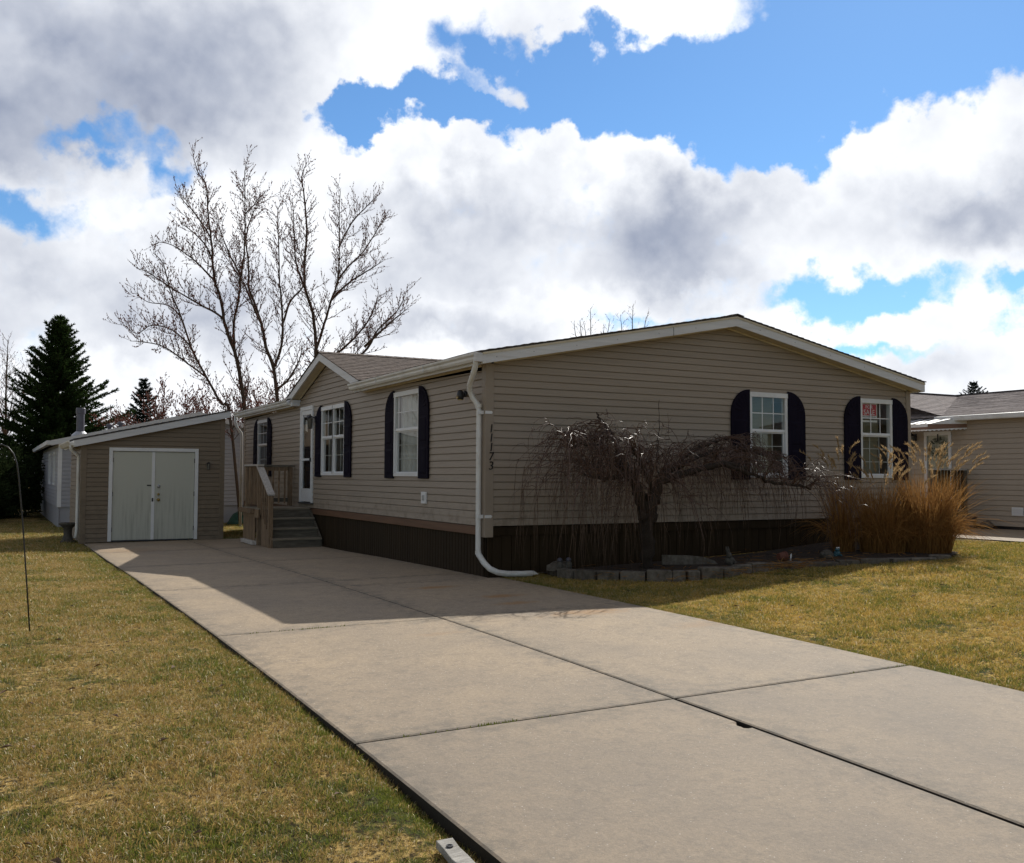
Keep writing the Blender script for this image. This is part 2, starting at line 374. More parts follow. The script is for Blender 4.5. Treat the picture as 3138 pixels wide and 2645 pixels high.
def grass_mat():
    m, t, b = new_mat('grass_blade')
    t.nodes.remove(b)
    out = t.nodes['Material Output']
    geo = node(t, 'ShaderNodeNewGeometry')
    tint = node(t, 'ShaderNodeAttribute', attribute_name='tint').outputs['Fac']
    t2 = node(t, 'ShaderNodeAttribute', attribute_name='shade').outputs['Fac']
    straw, green = lawn_colours(t, geo.outputs['Position'], tint)
    gcol = mixc(t, t2, (0.085, 0.115, 0.012), (0.23, 0.25, 0.045))
    scol = mixc(t, mth(t, 'MULTIPLY', t2, 0.8), straw, (0.19, 0.12, 0.035))
    pale = mth(t, 'LESS_THAN', t2, 0.16)
    scol = mixc(t, pale, scol, (0.62, 0.52, 0.33))
    c = mixc(t, green, scol, gcol)
    d = node(t, 'ShaderNodeBsdfDiffuse', {'Color': c})
    tr = node(t, 'ShaderNodeBsdfTranslucent', {'Color': c})
    gl = node(t, 'ShaderNodeBsdfGlossy', {'Roughness': 0.35, 'Color': (0.6, 0.58, 0.5, 1)})
    m1 = node(t, 'ShaderNodeMixShader', {0: 0.52, 1: d.outputs[0], 2: tr.outputs[0]})
    m2 = node(t, 'ShaderNodeMixShader', {0: 0.06, 1: m1.outputs[0], 2: gl.outputs[0]})
    t.links.new(m2.outputs[0], out.inputs['Surface'])


grass_mat()


def ground_mat():
    m, t, b = new_mat('turf')
    geo = node(t, 'ShaderNodeNewGeometry')
    n = noise(t, geo.outputs['Position'], 30.0, 5.0, 0.7).outputs['Fac']
    straw, green = lawn_colours(t, geo.outputs['Position'], n)
    c = mixc(t, green, mixc(t, 0.35, straw, (0.16, 0.10, 0.04)), (0.07, 0.085, 0.02))
    c = mixc(t, smooth(t, n, 0.42, 0.60), c, (0.042, 0.032, 0.014))
    t.links.new(c, b.inputs['Base Color'])
    b.inputs['Roughness'].default_value = 0.95
    b.inputs['Specular IOR Level'].default_value = 0.1
    bp = node(t, 'ShaderNodeBump', {'Height': n, 'Strength': 0.8, 'Distance': 0.03})
    t.links.new(bp.outputs[0], b.inputs['Normal'])


ground_mat()


def reed_mat(name, c1, c2, trans):
    m, t, b = new_mat(name)
    t.nodes.remove(b)
    out = t.nodes['Material Output']
    tint = node(t, 'ShaderNodeAttribute', attribute_name='tint').outputs['Fac']
    c = mixc(t, tint, c1, c2)
    d = node(t, 'ShaderNodeBsdfDiffuse', {'Color': c})
    tr = node(t, 'ShaderNodeBsdfTranslucent', {'Color': c})
    m1 = node(t, 'ShaderNodeMixShader', {0: trans, 1: d.outputs[0], 2: tr.outputs[0]})
    t.links.new(m1.outputs[0], out.inputs['Surface'])


reed_mat('reed', (0.44, 0.245, 0.085), (0.20, 0.092, 0.03), 0.45)
reed_mat('moss', (0.085, 0.115, 0.016), (0.14, 0.165, 0.03), 0.3)
reed_mat('plume', (0.50, 0.37, 0.20), (0.36, 0.23, 0.11), 0.5)
reed_mat('needle', (0.016, 0.034, 0.010), (0.045, 0.070, 0.022), 0.25)
reed_mat('needle_blue', (0.016, 0.026, 0.020), (0.034, 0.048, 0.040), 0.12)
reed_mat('shrub_leaf', (0.016, 0.026, 0.010), (0.034, 0.046, 0.018), 0.2)

# ------------------------------------------------------------------ mesh helpers
ORG = {}


class MB:
    """collects faces in world coordinates; build() links them as ONE mesh object"""

    def __init__(self):
        self.v, self.f = [], []

    def poly(self, pts):
        i = len(self.v)
        self.v += [tuple(p) for p in pts]
        self.f.append(tuple(range(i, i + len(pts))))
        return self

    def hull8(self, p):
        i = len(self.v)
        self.v += [tuple(q) for q in p]
        for a in ((0, 3, 2, 1), (4, 5, 6, 7), (0, 1, 5, 4), (1, 2, 6, 5), (2, 3, 7, 6), (3, 0, 4, 7)):
            self.f.append(tuple(i + k for k in a))
        return self

    def box(self, x0, x1, y0, y1, z0, z1):
        return self.hull8([(x0, y0, z0), (x1, y0, z0), (x1, y1, z0), (x0, y1, z0), (x0, y0, z1), (x1, y0, z1), (x1, y1, z1), (x0, y1, z1)])

    def prism(self, pts, off):
        """closed outline pts (3-D) extruded by vector off"""
        n = len(pts)
        i = len(self.v)
        off = Vector(off)
        self.v += [tuple(p) for p in pts] + [tuple(Vector(p) + off) for p in pts]
        self.f.append(tuple(i + k for k in range(n))[::-1])
        self.f.append(tuple(i + n + k for k in range(n)))
        for k in range(n):
            self.f.append((i + k, i + (k + 1) % n, i + n + (k + 1) % n, i + n + k))
        return self

    def beam(self, a, b, w, h, upv=(0, 0, 1)):
        """rectangular bar from a to b, w across, h along upv"""
        a, b = Vector(a), Vector(b)
        d = (b - a).normalized()
        u = Vector(upv)
        s = d.cross(u).normalized()
        u = s.cross(d).normalized()
        c = [(-w / 2, -h / 2), (w / 2, -h / 2), (w / 2, h / 2), (-w / 2, h / 2)]
        return self.hull8([a + s * x + u * y for x, y in c] + [b + s * x + u * y for x, y in c])

    def tube(self, path, radii, n=6, cap=True):
        path = [Vector(p) for p in path]
        if not isinstance(radii, (list, tuple)):
            radii = [radii] * len(path)
        i0 = len(self.v)
        prev = None
        for k, p in enumerate(path):
            d = (path[min(k + 1, len(path) - 1)] - path[max(k - 1, 0)])
            d = d.normalized() if d.length > 1e-9 else Vector((0, 0, 1))
            if prev is None:
                a = Vector((0, 0, 1)) if abs(d.z) < 0.9 else Vector((1, 0, 0))
                s = d.cross(a).normalized()
            else:
                s = (prev - d * prev.dot(d))
                s = s.normalized() if s.length > 1e-6 else d.orthogonal().normalized()
            prev = s
            u = d.cross(s)
            for j in range(n):
                t = 2 * math.pi * j / n
                self.v.append(tuple(p + (s * math.cos(t) + u * math.sin(t)) * radii[k]))
        for k in range(len(path) - 1):
            for j in range(n):
                a, b = i0 + k * n + j, i0 + k * n + (j + 1) % n
                self.f.append((a, b, b + n, a + n))
        if cap:
            self.f.append(tuple(i0 + j for j in range(n))[::-1])
            m = i0 + (len(path) - 1) * n
            self.f.append(tuple(m + j for j in range(n)))
        return self

    def lathe(self, c, prof, n=14):
        """profile [(r, z)] turned about a vertical axis at c"""
        i0 = len(self.v)
        for r, z in prof:
            for j in range(n):
                t = 2 * math.pi * j / n
                self.v.append((c[0] + r * math.cos(t), c[1] + r * math.sin(t), c[2] + z))
        for k in range(len(prof) - 1):
            for j in range(n):
                a, b = i0 + k * n + j, i0 + k * n + (j + 1) % n
                self.f.append((a, b, b + n, a + n))
        self.f.append(tuple(i0 + j for j in range(n))[::-1])
        m = i0 + (len(prof) - 1) * n
        self.f.append(tuple(m + j for j in range(n)))
        return self

    def ball(self, c, r, n=8, m=6):
        rx, ry, rz = r if isinstance(r, (tuple, list)) else (r, r, r)
        prof = [(max(0.02, math.sin(math.pi * k / m)), -math.cos(math.pi * k / m)) for k in range(m + 1)]
        i0 = len(self.v)
        self.lathe((0, 0, 0), prof, n)
        for k in range(i0, len(self.v)):
            x, y, z = self.v[k]
            self.v[k] = (c[0] + x * rx, c[1] + y * ry, c[2] + z * rz)
        return self

    def build(self, name, mat, parent=None, smooth=False, bevel=0.0, attrs=None):
        me = bpy.data.meshes.new(name)
        o = ORG.get(parent.name, Vector((0, 0, 0))) if parent else getattr(self, 'org', Vector((0, 0, 0)))
        V = self.v if o.length == 0 else [(x - o.x, y - o.y, z - o.z) for x, y, z in self.v]
        me.from_pydata(V, [], self.f)
        if smooth:
            me.polygons.foreach_set('use_smooth', [True] * len(me.polygons))
        for k, a in (attrs or {}).items():
            at = me.attributes.new(k, 'FLOAT', 'POINT')
            at.data.foreach_set('value', np.asarray(a, dtype=np.float32))
        me.materials.append(MATS[mat])
        me.update()
        ob = bpy.data.objects.new(name, me)
        COL.objects.link(ob)
        if parent:
            ob.parent = parent
            ORG[ob.name] = o
        else:
            ob.location = o
            ORG[ob.name] = o
        if bevel:
            bv = ob.modifiers.new('edge', 'BEVEL')
            bv.width = bevel
            bv.segments = 2
            bv.limit_method = 'ANGLE'
        return ob


def thing(name, loc, label, cat, group=None):
    o = bpy.data.objects.new(name, None)
    o.location = loc
    o.empty_display_size = 0.2
    COL.objects.link(o)
    ORG[o.name] = Vector(loc)
    return tag(o, label, cat, group)


def tag(o, label=None, cat=None, group=None, kind=None):
    for k, v in (('label', label), ('category', cat), ('group', group), ('kind', kind)):
        if v:
            o[k] = v
    return o


def piece(me, name, parent, world_loc, rot=None):
    """a copy that shares mesh data, placed at a world position under its parent"""
    ob = bpy.data.objects.new(name, me)
    COL.objects.link(ob)
    ob.parent = parent
    ob.location = Vector(world_loc) - ORG.get(parent.name, Vector((0, 0, 0)))
    if rot:
        ob.rotation_euler = rot
    ORG[ob.name] = ORG.get(parent.name, Vector((0, 0, 0)))
    return ob


def blades_mesh(name, base, tip, width, bend, mat, parent=None, tint=None, seg=3, kind=None, org=None):
    """many tapering bent strips as one mesh (numpy). base/tip/bend: (n,3); width: (n,)"""
    n = len(base)
    o = ORG.get(parent.name, Vector((0, 0, 0))) if parent else (org or Vector((0, 0, 0)))
    d = tip - base
    side = np.cross(d, RNG.normal(size=(n, 3)))
    side /= np.linalg.norm(side, axis=1, keepdims=True) + 1e-9
    V = np.zeros((n, 2 * seg + 1, 3))
    for k in range(seg):
        s = k / seg
        c = base + d * s + bend * (s * (1 - s) * 4)
        w = (width * (1 - 0.55 * s))[:, None] * side * 0.5
        V[:, 2 * k] = c - w
        V[:, 2 * k + 1] = c + w
    V[:, 2 * seg] = tip
    V -= np.array(o)
    m = 2 * seg + 1
    faces = []
    st = np.arange(n) * m
    me = bpy.data.meshes.new(name)
    q = []
    for k in range(seg - 1):
        q.append(np.stack([st + 2 * k, st + 2 * k + 1, st + 2 * k + 3, st + 2 * k + 2], 1))
    quads = np.concatenate(q) if q else np.zeros((0, 4), int)
    tris = np.stack([st + 2 * seg - 2, st + 2 * seg - 1, st + 2 * seg], 1)
    loops = np.concatenate([quads.ravel(), tris.ravel()]).astype(np.int32)
    sizes = np.concatenate([np.full(len(quads), 4), np.full(len(tris), 3)])
    starts = np.concatenate([[0], np.cumsum(sizes)[:-1]]).astype(np.int32)
    me.vertices.add(n * m)
    me.vertices.foreach_set('co', V.astype(np.float32).ravel())
    me.loops.add(len(loops))
    me.loops.foreach_set('vertex_index', loops)
    me.polygons.add(len(sizes))
    me.polygons.foreach_set('loop_start', starts)
    me.update(calc_edges=True)
    tt = np.repeat(RNG.random(n) if tint is None else tint, m)
    a = me.attributes.new('tint', 'FLOAT', 'POINT')
    a.data.foreach_set('value', tt.astype(np.float32))
    b = me.attributes.new('shade', 'FLOAT', 'POINT')
    b.data.foreach_set('value', np.repeat(RNG.random(n), m).astype(np.float32))
    me.materials.append(MATS[mat])
    ob = bpy.data.objects.new(name, me)
    COL.objects.link(ob)
    if parent:
        ob.parent = parent
    else:
        ob.location = o
    ORG[ob.name] = o
    if kind:
        ob['kind'] = kind
    return ob

# ------------------------------------------------------------------ ground
def zd(y):
    """long profile of the driveway: falls gently to the street and to the back"""
    if y > 6:
        return zd(6) - 0.0055 * (min(y, 12) - 6)
    yy = max(y, -14) / 10
    return -0.7104 - 0.0456 * yy - 0.1001 * yy ** 2 + 0.0271 * yy ** 3 - 0.0284 * yy ** 4


def zg(x, y):
    z = zd(y) + 0.0069 * (min(max(x, -7), 0.2) + 2)
    return z + 0.043 * (min(max(x, 0.2), 6.5) - 0.2)


DX0, DXC, DX1 = -4.19, -2.04, 0.18     # left edge, middle joint, right edge of the driveway
NX0, NX1 = 9.9, 13.62                  # neighbour's drive
DY0, DY1 = -20.0, 10.95


def lawn_z(x, y):
    z = zg(x, y) - 0.022
    if DY0 - .3 < y < DY1:
        if DX0 + 0.05 < x < DX1 - 0.05:
            return z - 0.14
        if x <= DX0 + 0.05:
            t = (DX0 - x)
            dip = 0.03 + 0.035 * min(1.0, max(0.0, (-5.5 - y) / 2.5))
            z -= dip * max(0.0, 1 - max(t, 0) / 0.16)
    if NX0 + .05 < x < NX1 + 4 and -12 < y < 14:
        z -= 0.12
    k = math.sin(x * 1.7 + 1.3 * math.sin(y * .9)) * math.sin(y * 1.3 + .7 * math.sin(x * 1.1))
    return z + 0.008 * k


def axis_lines(fine, far):
    v = set(round(a, 3) for a in fine)
    for s in far:
        v.add(s)
    return sorted(v)


xs = axis_lines(list(np.arange(-14, 14.01, 0.35)) + [-4.6, -4.45, -4.36, -4.30, -4.24, -4.19, -4.14, -4.10, 0.12, 0.14, 0.18, 0.24, 9.94, 9.96, 9.9], [-400, -200, -100, -60, -40, -28, -20, -17, 17, 20, 28, 40, 60, 100, 200, 400])
ys = axis_lines(list(np.arange(-20, 22.01, 0.35)) + [10.94, 10.96], [-400, -200, -100, -60, -40, -30, -24, 26, 32, 40, 60, 100, 200, 400])
V = [(x, y, lawn_z(x, y)) for y in ys for x in xs]
nx = len(xs)
Fc = [(j * nx + i, j * nx + i + 1, (j + 1) * nx + i + 1, (j + 1) * nx + i) for j in range(len(ys) - 1) for i in range(nx - 1)]
gm = MB()
gm.v, gm.f = V, Fc
ground = gm.build('ground', 'turf', smooth=True)
tag(ground, 'dormant tan and green lawn around the houses', kind='structure')

# ------------------------------------------------------------------ driveway of poured slabs
base_m = MB()
yb = list(np.arange(DY0, DY1 + .01, 0.5))
for a, b in zip(yb[:-1], yb[1:]):
    base_m.poly([(DX0 + .02, a, zg(DX0, a) - .104), (DX1 - .02, a, zg(DX1, a) - .104), (DX1 - .02, b, zg(DX1, b) - .104), (DX0 + .02, b, zg(DX0, b) - .104)])
driveway = base_m.build('driveway', 'plastic_black')
tag(driveway, 'long pale concrete driveway of jointed slabs', kind='structure')


def slab(x0, x1, y0, y1, notch=None, cut=None):
    """one slab with arris; notch=(y, depth, half length) spalls the x1 edge"""
    g = 0.0105
    ny = max(3, int((y1 - y0) / 0.4))
    yl = set(np.linspace(y0 + g, y1 - g, ny + 1))
    for k in (0.012, 0.10, 0.25):
        yl.add(y0 + g + k)
        yl.add(y1 - g - k)
    if notch:
        for k in np.linspace(-1, 1, 9):
            yl.add(notch[0] + k * notch[2])
    yl = sorted(yl)
    xl = sorted(set([x0, x0 + .012, x0 + .10, x0 + .25, x1 - .25, x1 - .10, x1 - .012, x1] + list(np.linspace(x0, x1, 5))))
    m = MB()
    edge = []
    for j, y in enumerate(yl):
        for i, x in enumerate(xl):
            de = min(x - x0, x1 - x, y - y0 - g, y1 - g - y)
            drop = 0.006 if de < 0.005 else 0.0
            xx = x
            if x > x1 - 0.02 and notch and abs(y - notch[0]) < notch[2]:
                s = math.cos((y - notch[0]) / notch[2] * math.pi / 2) ** 0.5
                xx = x - notch[1] * s * (0.8 + 0.2 * math.sin(y * 90))
                drop += 0.01 * s
            m.v.append((xx, y, zg(x, y) - drop))
            edge.append(max(0.0, 1 - de / 0.22))
    n = len(xl)
    for j in range(len(yl) - 1):
        for i in range(n - 1):
            m.f.append((j * n + i, j * n + i + 1, (j + 1) * n + i + 1, (j + 1) * n + i))
    # skirt down to the bed
    ring = [i for i in range(n)] + [j * n + n - 1 for j in range(1, len(yl))] + [(len(yl) - 1) * n + i for i in range(n - 2, -1, -1)] + [j * n for j in range(len(yl) - 2, 0, -1)]
    k0 = len(m.v)
    for r in ring:
        x, y, z = m.v[r]
        m.v.append((x, y, zg(x, y) - 0.11))
        edge.append(1.0)
    L = len(ring)
    for k in range(L):
        m.f.append((ring[k], k0 + k, k0 + (k + 1) % L, ring[(k + 1) % L]))
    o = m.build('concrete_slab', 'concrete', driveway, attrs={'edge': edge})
    return o


rows = [-20.0, -17.7, -14.05, -10.4, -6.74, -3.09, 0.64, 4.35, 7.9, 10.95]
for a, b in zip(rows[:-1], rows[1:]):
    gap = 0.028 if b < -6 else 0.016
    slab(DX0, DXC - gap / 2, a, b, notch=(-7.42, 0.032, 0.075) if a < -7.42 < b else None)
    if a < 0 < b:
        slab(DXC + gap / 2, DX1, a, -0.06)
        slab(DXC + gap / 2, 0.02, -0.06 - 0.007, b)
    else:
        slab(DXC + gap / 2, DX1 if b < 0 else 0.02, a, b)

# thin moss in the joints
mo = MB()
for (xa, xb, y) in ((-3.9, -3.0, -3.09), (-3.9, -2.9, -6.74), (-0.45, 0.15, -6.74)):
    for k in range(int((xb - xa) / 0.012)):
        x = xa + k * 0.012 + random.uniform(-.01, .01)
        if math.sin(x * 9) > 0.3 or random.random() < .2:
            h = random.uniform(.006, .02)
            p = Vector((x, y + random.uniform(-.004, .004), zg(x, y) - .008))
            mo.poly([p + Vector((-.006, 0, 0)), p + Vector((.006, random.uniform(-.004, .004), 0)), p + Vector((random.uniform(-.01, .01), random.uniform(-.01, .004), h + .006))])
moss = mo.build('joint_moss', 'moss', driveway, attrs={'tint': [1.0] * len(mo.v)})
moss['kind'] = 'stuff'

# ------------------------------------------------------------------ neighbour's drive
nd = MB()
yn = list(np.arange(-12, 13.6, 0.75))
for a, b in zip(yn[:-1], yn[1:]):
    nd.poly([(NX0, a, zg(NX0, a)), (NX1, a, zg(NX1, a)), (NX1, b, zg(NX1, b)), (NX0, b, zg(NX0, b))])
    nd.poly([(NX0, a, zg(NX0, a) - .12), (NX0, a, zg(NX0, a)), (NX0, b, zg(NX0, b)), (NX0, b, zg(NX0, b) - .12)])
ndo = nd.build('side_drive', 'concrete_far')
tag(ndo, 'narrow concrete drive beside the beige house', kind='structure')

# ------------------------------------------------------------------ planting bed in front of the gable
EDGE = [(0.80, 0.0), (0.84, -0.35), (0.90, -0.72), (1.05, -1.05), (1.25, -1.34), (1.55, -1.66), (1.9, -1.93), (2.3, -2.05), (2.85, -1.95), (3.4, -1.92), (4.0, -1.98), (4.55, -2.2), (5.1, -2.48), (5.7, -2.60), (6.2, -2.60), (6.6, -2.4), (6.85, -1.9), (6.95, -1.0), (7.0, 0.0)]
bm_ = MB()
cx, cy = 4.0, -0.6
ring1 = [(x, y) for x, y in EDGE]
for k in range(len(ring1) - 1):
    (xa, ya), (xb, yb_) = ring1[k], ring1[k + 1]
    steps = 6
    for s in range(steps):
        def P(x, y, s_):
            xx, yy = x + (cx - x) * s_ / steps, y + (cy - y) * s_ / steps
            return (xx, yy, zg(xx, yy) + 0.012 + 0.045 * (s_ / steps) ** .6 + 0.012 * math.sin(xx * 13 + yy * 7))
        bm_.poly([P(xa, ya, s), P(xb, yb_, s), P(xb, yb_, s + 1), P(xa, ya, s + 1)])
bed = bm_.build('garden_bed', 'mulch', smooth=True)
tag(bed, 'dark mulch bed in front of the gable', kind='structure')


def bed_z(x, y):
    return zg(x, y) + 0.045

# ------------------------------------------------------------------ main house
W, L_ = 8.53, 14.40          # gable width, length
ZT = 2.24                    # wall top at the eaves
SL = 0.192                   # roof slope
APX = W / 2
EXP = 0.1016                 # siding exposure
house = thing('manufactured_home', (0, 0, -0.72), 'tan vinyl sided single storey home with white fascia and dark shutters', 'house')


def siding(wall, mp, segs, z0, z1, opens, mat, top=None, e=EXP, n0=0.0, name='siding_plank'):
    """lap siding: one plank object per course. mp(u, n, z) -> world; segs [(u0,u1)]; opens [(u0,u1,z0,z1)];
    top(z) -> (ulo, uhi) clips the course to a gable"""
    k = 0
    while z0 + k * e < z1 - 1e-6:
        zb, zt = z0 + k * e, min(z0 + (k + 1) * e, z1)
        k += 1
        cuts = sorted(set([zb, zt] + [z for o in opens for z in (o[2], o[3]) if zb < z < zt]))
        strips = []
        for ca, cb in zip(cuts[:-1], cuts[1:]):
            zm = (ca + cb) / 2
            cur = []
            for (ua, ub) in segs:
                if top:
                    la, ha = top(ca)
                    lb, hb = top(cb)
                    ua_, ub_ = max(ua, la), min(ub, ha)
                    uc_, ud_ = max(ua, lb), min(ub, hb)
                    if ub_ - ua_ < 0.02:
                        continue
                    if ud_ < uc_:
                        uc_ = ud_ = (uc_ + ud_) / 2
                else:
                    ua_, ub_, uc_, ud_ = ua, ub, ua, ub
                iv = [(ua_, ub_)]
                for o in [o for o in opens if o[2] < zm < o[3]]:
                    nv = []
                    for (p, q) in iv:
                        if o[1] <= p or o[0] >= q:
                            nv.append((p, q))
                        else:
                            if o[0] > p:
                                nv.append((p, o[0]))
                            if o[1] < q:
                                nv.append((o[1], q))
                    iv = nv
                for (p, q) in iv:
                    cur.append([p, q, uc_ if abs(p - ua_) < 1e-6 else p, ud_ if abs(q - ub_) < 1e-6 else q, ca, cb, None])
            strips.append(cur)
        gid = 0
        for si, cur in enumerate(strips):
            for it in cur:
                if si:
                    near = [b for b in strips[si - 1] if b[0] < it[1] - .001 and b[1] > it[0] + .001]
                    if near:
                        it[6] = near[0][6]
                        for b in near[1:]:
                            old = b[6]
                            for c2 in strips[:si + 1]:
                                for x2 in c2:
                                    if x2[6] == old:
                                        x2[6] = it[6]
                if it[6] is None:
                    it[6] = gid
                    gid += 1
        groups = {}
        for cur in strips:
            for it in cur:
                groups.setdefault(it[6], []).append(it)
        slot = .011
        for items in groups.values():
            m = MB()
            for (p, q, pt, qt, ca, cb, _) in items:
                def nz(z):
                    return n0 + 0.018 - 0.012 * (z - zb) / e
                if ca == zb:
                    m.poly([mp(p, n0 - 0.008, ca + .003), mp(q, n0 - 0.008, ca + .003), mp(q, n0 + 0.018, ca), mp(p, n0 + 0.018, ca)])
                last = abs(cb - zt) < 1e-6 and cb - ca > slot
                ce = cb - slot if last else cb
                m.poly([mp(p, nz(ca), ca), mp(q, nz(ca), ca), mp(qt, nz(ce), ce), mp(pt, nz(ce), ce)])
                if last:
                    m.poly([mp(pt, nz(ce), ce), mp(qt, nz(ce), ce), mp(qt, n0 - .008, ce + .002), mp(pt, n0 - .008, ce + .002)])
                    m.poly([mp(pt, n0 - .008, ce + .002), mp(qt, n0 - .008, ce + .002), mp(qt, n0 - .009, cb + .004), mp(pt, n0 - .009, cb + .004)])
            m.build(name, mat, wall)


def gab(u, n, z):
    return (u, -n, z)


def sid(u, n, z):
    return (-n, u, z)


WA = (4.735, 5.555, 0.68, 2.055)
WB = (7.255, 8.055, 0.68, 2.055)
W2 = (2.30, 3.385, 0.675, 2.07)
WD = (5.965, 7.455, 0.685, 2.075)
WF = (11.875, 12.88, 0.685, 2.06)
DR = (8.08, 8.94, 0.10, 2.145)

# walls: a sheathing frame with the planks as its pieces
gw = MB()
gw.poly([(0, 0.03, -.02), (W, 0.03, -.02), (W, 0.03, 0.05), (0, 0.03, 0.05)])
gw.box(0.0, W, 0.03, 0.05, -0.05, 0.02)
gable = gw.build('gable_wall', 'vinyl_post', house)
sw = MB()
sw.box(0.03, 0.05, 0.0, L_, -0.05, 0.02)
sidew = sw.build('side_wall', 'vinyl_post', house)
rw = MB()
rw.poly([(W - .02, 0, -.75), (W - .02, L_, -.75), (W - .02, L_, ZT), (W - .02, 0, ZT)])
rw.poly([(0, L_ - .02, -.9), (W, L_ - .02, -.9), (W, L_ - .02, ZT), (APX, L_ - .02, ZT + SL * APX), (0, L_ - .02, ZT)])
rw.build('rear_wall', 'vinyl_post', house)
fl = MB()
fl.poly([(0.05, 0.05, 0.0), (W - .05, 0.05, 0.0), (W - .05, L_ - .05, 0.0), (0.05, L_ - .05, 0.0)])
fl.build('floor_deck', 'interior', house)
for k, (pa, pb) in enumerate((((0.9, 0.06), (0.9, L_ - .06)), ((4.2, 0.06), (4.2, 5)))):
    q = MB()
    q.poly([(pa[0], pa[1], 0.01), (pb[0], pb[1], 0.01), (pb[0], pb[1], ZT), (pa[0], pa[1], ZT)])
    q.build('partition', 'interior', house)


def gtop(z):
    if z <= ZT:
        return (0.0, W)
    d = (z - ZT) / SL
    return (d, W - d)


siding(gable, gab, [(0.10, W - .09)], 0.0, ZT + SL * APX, [WA, WB], 'vinyl_tan', gtop)
# side wall with the cross gable rising flush above the eave
DYC, DHALF, DSL = 7.06, 2.42, 0.318     # dormer centre, half width, slope
DZ = ZT + 0.02


def stop(z):
    if z <= ZT - .012:
        return (0.0, L_)
    d = (z - ZT) / DSL
    return (DYC - DHALF + .12 + d, DYC + DHALF - .12 - d)


siding(sidew, sid, [(0.10, L_ - .09)], 0.0, ZT + DSL * (DHALF - .12), [W2, WD, WF, DR], 'vinyl_tan', stop)
# corner posts
cp = MB()
cp.box(-0.024, 0.002, -0.006, 0.095, -0.155, ZT - .01)
cp.box(-0.024, 0.105, -0.026, -0.0045, -0.155, ZT + .0)
cp.build('corner_post', 'vinyl_post', house, bevel=0.004)
cp = MB()
cp.box(W - .095, W + .004, -0.026, -0.003, -0.02, ZT - .0)
cp.box(W - .01, W + .02, -0.024, 0.09, -0.02, ZT - .02)
cp.build('corner_post', 'vinyl_post', house, bevel=0.004)
cp = MB()
cp.box(-0.024, 0.002, L_ - .09, L_ + .01, -0.02, ZT - .01)
cp.build('corner_post', 'vinyl_post', house, bevel=0.004)

# ------------------------------------------------------------------ skirting
sk = MB()
sk.box(0.045, 0.065, 0.03, L_ - .05, -1.0, -0.02)
sk.box(0.045, W - .05, 0.05, 0.07, -1.0, -0.02)
skirt = sk.build('skirting', 'skirt_brown', house)


def skirt_board(w, hgt, axis):
    m = MB()
    o = [(-w / 2 + .003, 0), (-w / 2 + .008, .016), (w / 2 - .008, .016), (w / 2 - .003, 0)]
    if axis == 'x':
        m.prism([(u, -n, 0) for u, n in o], (0, 0, hgt))
    else:
        m.prism([(-n, u, 0) for u, n in o], (0, 0, hgt))
    return m


def shared(m, name, mat):
    me = bpy.data.meshes.new(name)
    me.from_pydata(m.v, [], m.f)
    me.materials.append(MATS[mat])
    me.update()
    return me


bw = 0.155
me_f = shared(skirt_board(bw, 0.80, 'x'), 'skirt_board', 'skirt_brown')
n = int(W / bw)
for k in range(n):
    piece(me_f, 'skirt_board', skirt, (0.12 + (k + .5) * (W - .2) / n, 0.048, -0.80 - .13))
bw = 0.102
me_s = shared(skirt_board(bw, 0.86, 'y'), 'skirt_board', 'skirt_brown')
n = int((L_ - .2) / bw)
for k in range(n):
    piece(me_s, 'skirt_board', skirt, (0.043, 0.11 + (k + .5) * (L_ - .2) / n, -0.86 - .13))
st = MB()
st.box(-0.004, 0.03, 0.10, L_, -0.135, -0.012)
st.build('skirting_trim', 'trim_brown', house, bevel=0.006)
st = MB()
st.box(0.106, W, 0.008, 0.04, -0.14, -0.01)
st.build('skirting_trim', 'skirt_brown', house, bevel=0.006)
st = MB()
st.box(-0.012, 0.03, 0.06, L_ - .1, -0.90, -0.735)
st.build('skirting_base', 'skirt_brown', house)

# ------------------------------------------------------------------ roof
OVG, OVE = 0.27, 0.19        # rake and eave overhang
RT = 0.155                   # fascia depth


def rz(x):
    """top of roof deck over the main gable"""
    return ZT + 0.168 + SL * (min(x, W - x))


y0r, y1r = -OVG, L_ + .22
VAL = 1.0


def shingles(m, A, B, C, D, n, thick=0.012, seed=0, waves=18):
    """courses of shingles on the slope A-B (eave) to D-C (ridge), each course a stepped strip with an uneven butt edge"""
    A, B, C, D = map(Vector, (A, B, C, D))
    nrm = (B - A).cross(D - A).normalized()
    if nrm.z < 0:
        nrm = -nrm
    rr = random.Random(seed)
    for k in range(n):
        a, b = k / n, (k + 1.25) / n
        b = min(b, 1.0)
        pa, pb = A.lerp(D, a), B.lerp(C, a)
        pc, pd = B.lerp(C, b), A.lerp(D, b)
        xs_ = [i / waves for i in range(waves + 1)]
        lo = [pa.lerp(pb, s) + nrm * (thick + rr.uniform(-.003, .004)) for s in xs_]
        hi = [pd.lerp(pc, s) + nrm * 0.002 for s in xs_]
        bot = [pa.lerp(pb, s) + nrm * 0.0 for s in xs_]
        for i in range(waves):
            m.poly([lo[i], lo[i + 1], hi[i + 1], hi[i]])
            m.poly([bot[i], bot[i + 1], lo[i + 1], lo[i]])
        m.poly([bot[0], lo[0], hi[0]])
        m.poly([bot[-1], hi[-1], lo[-1]])


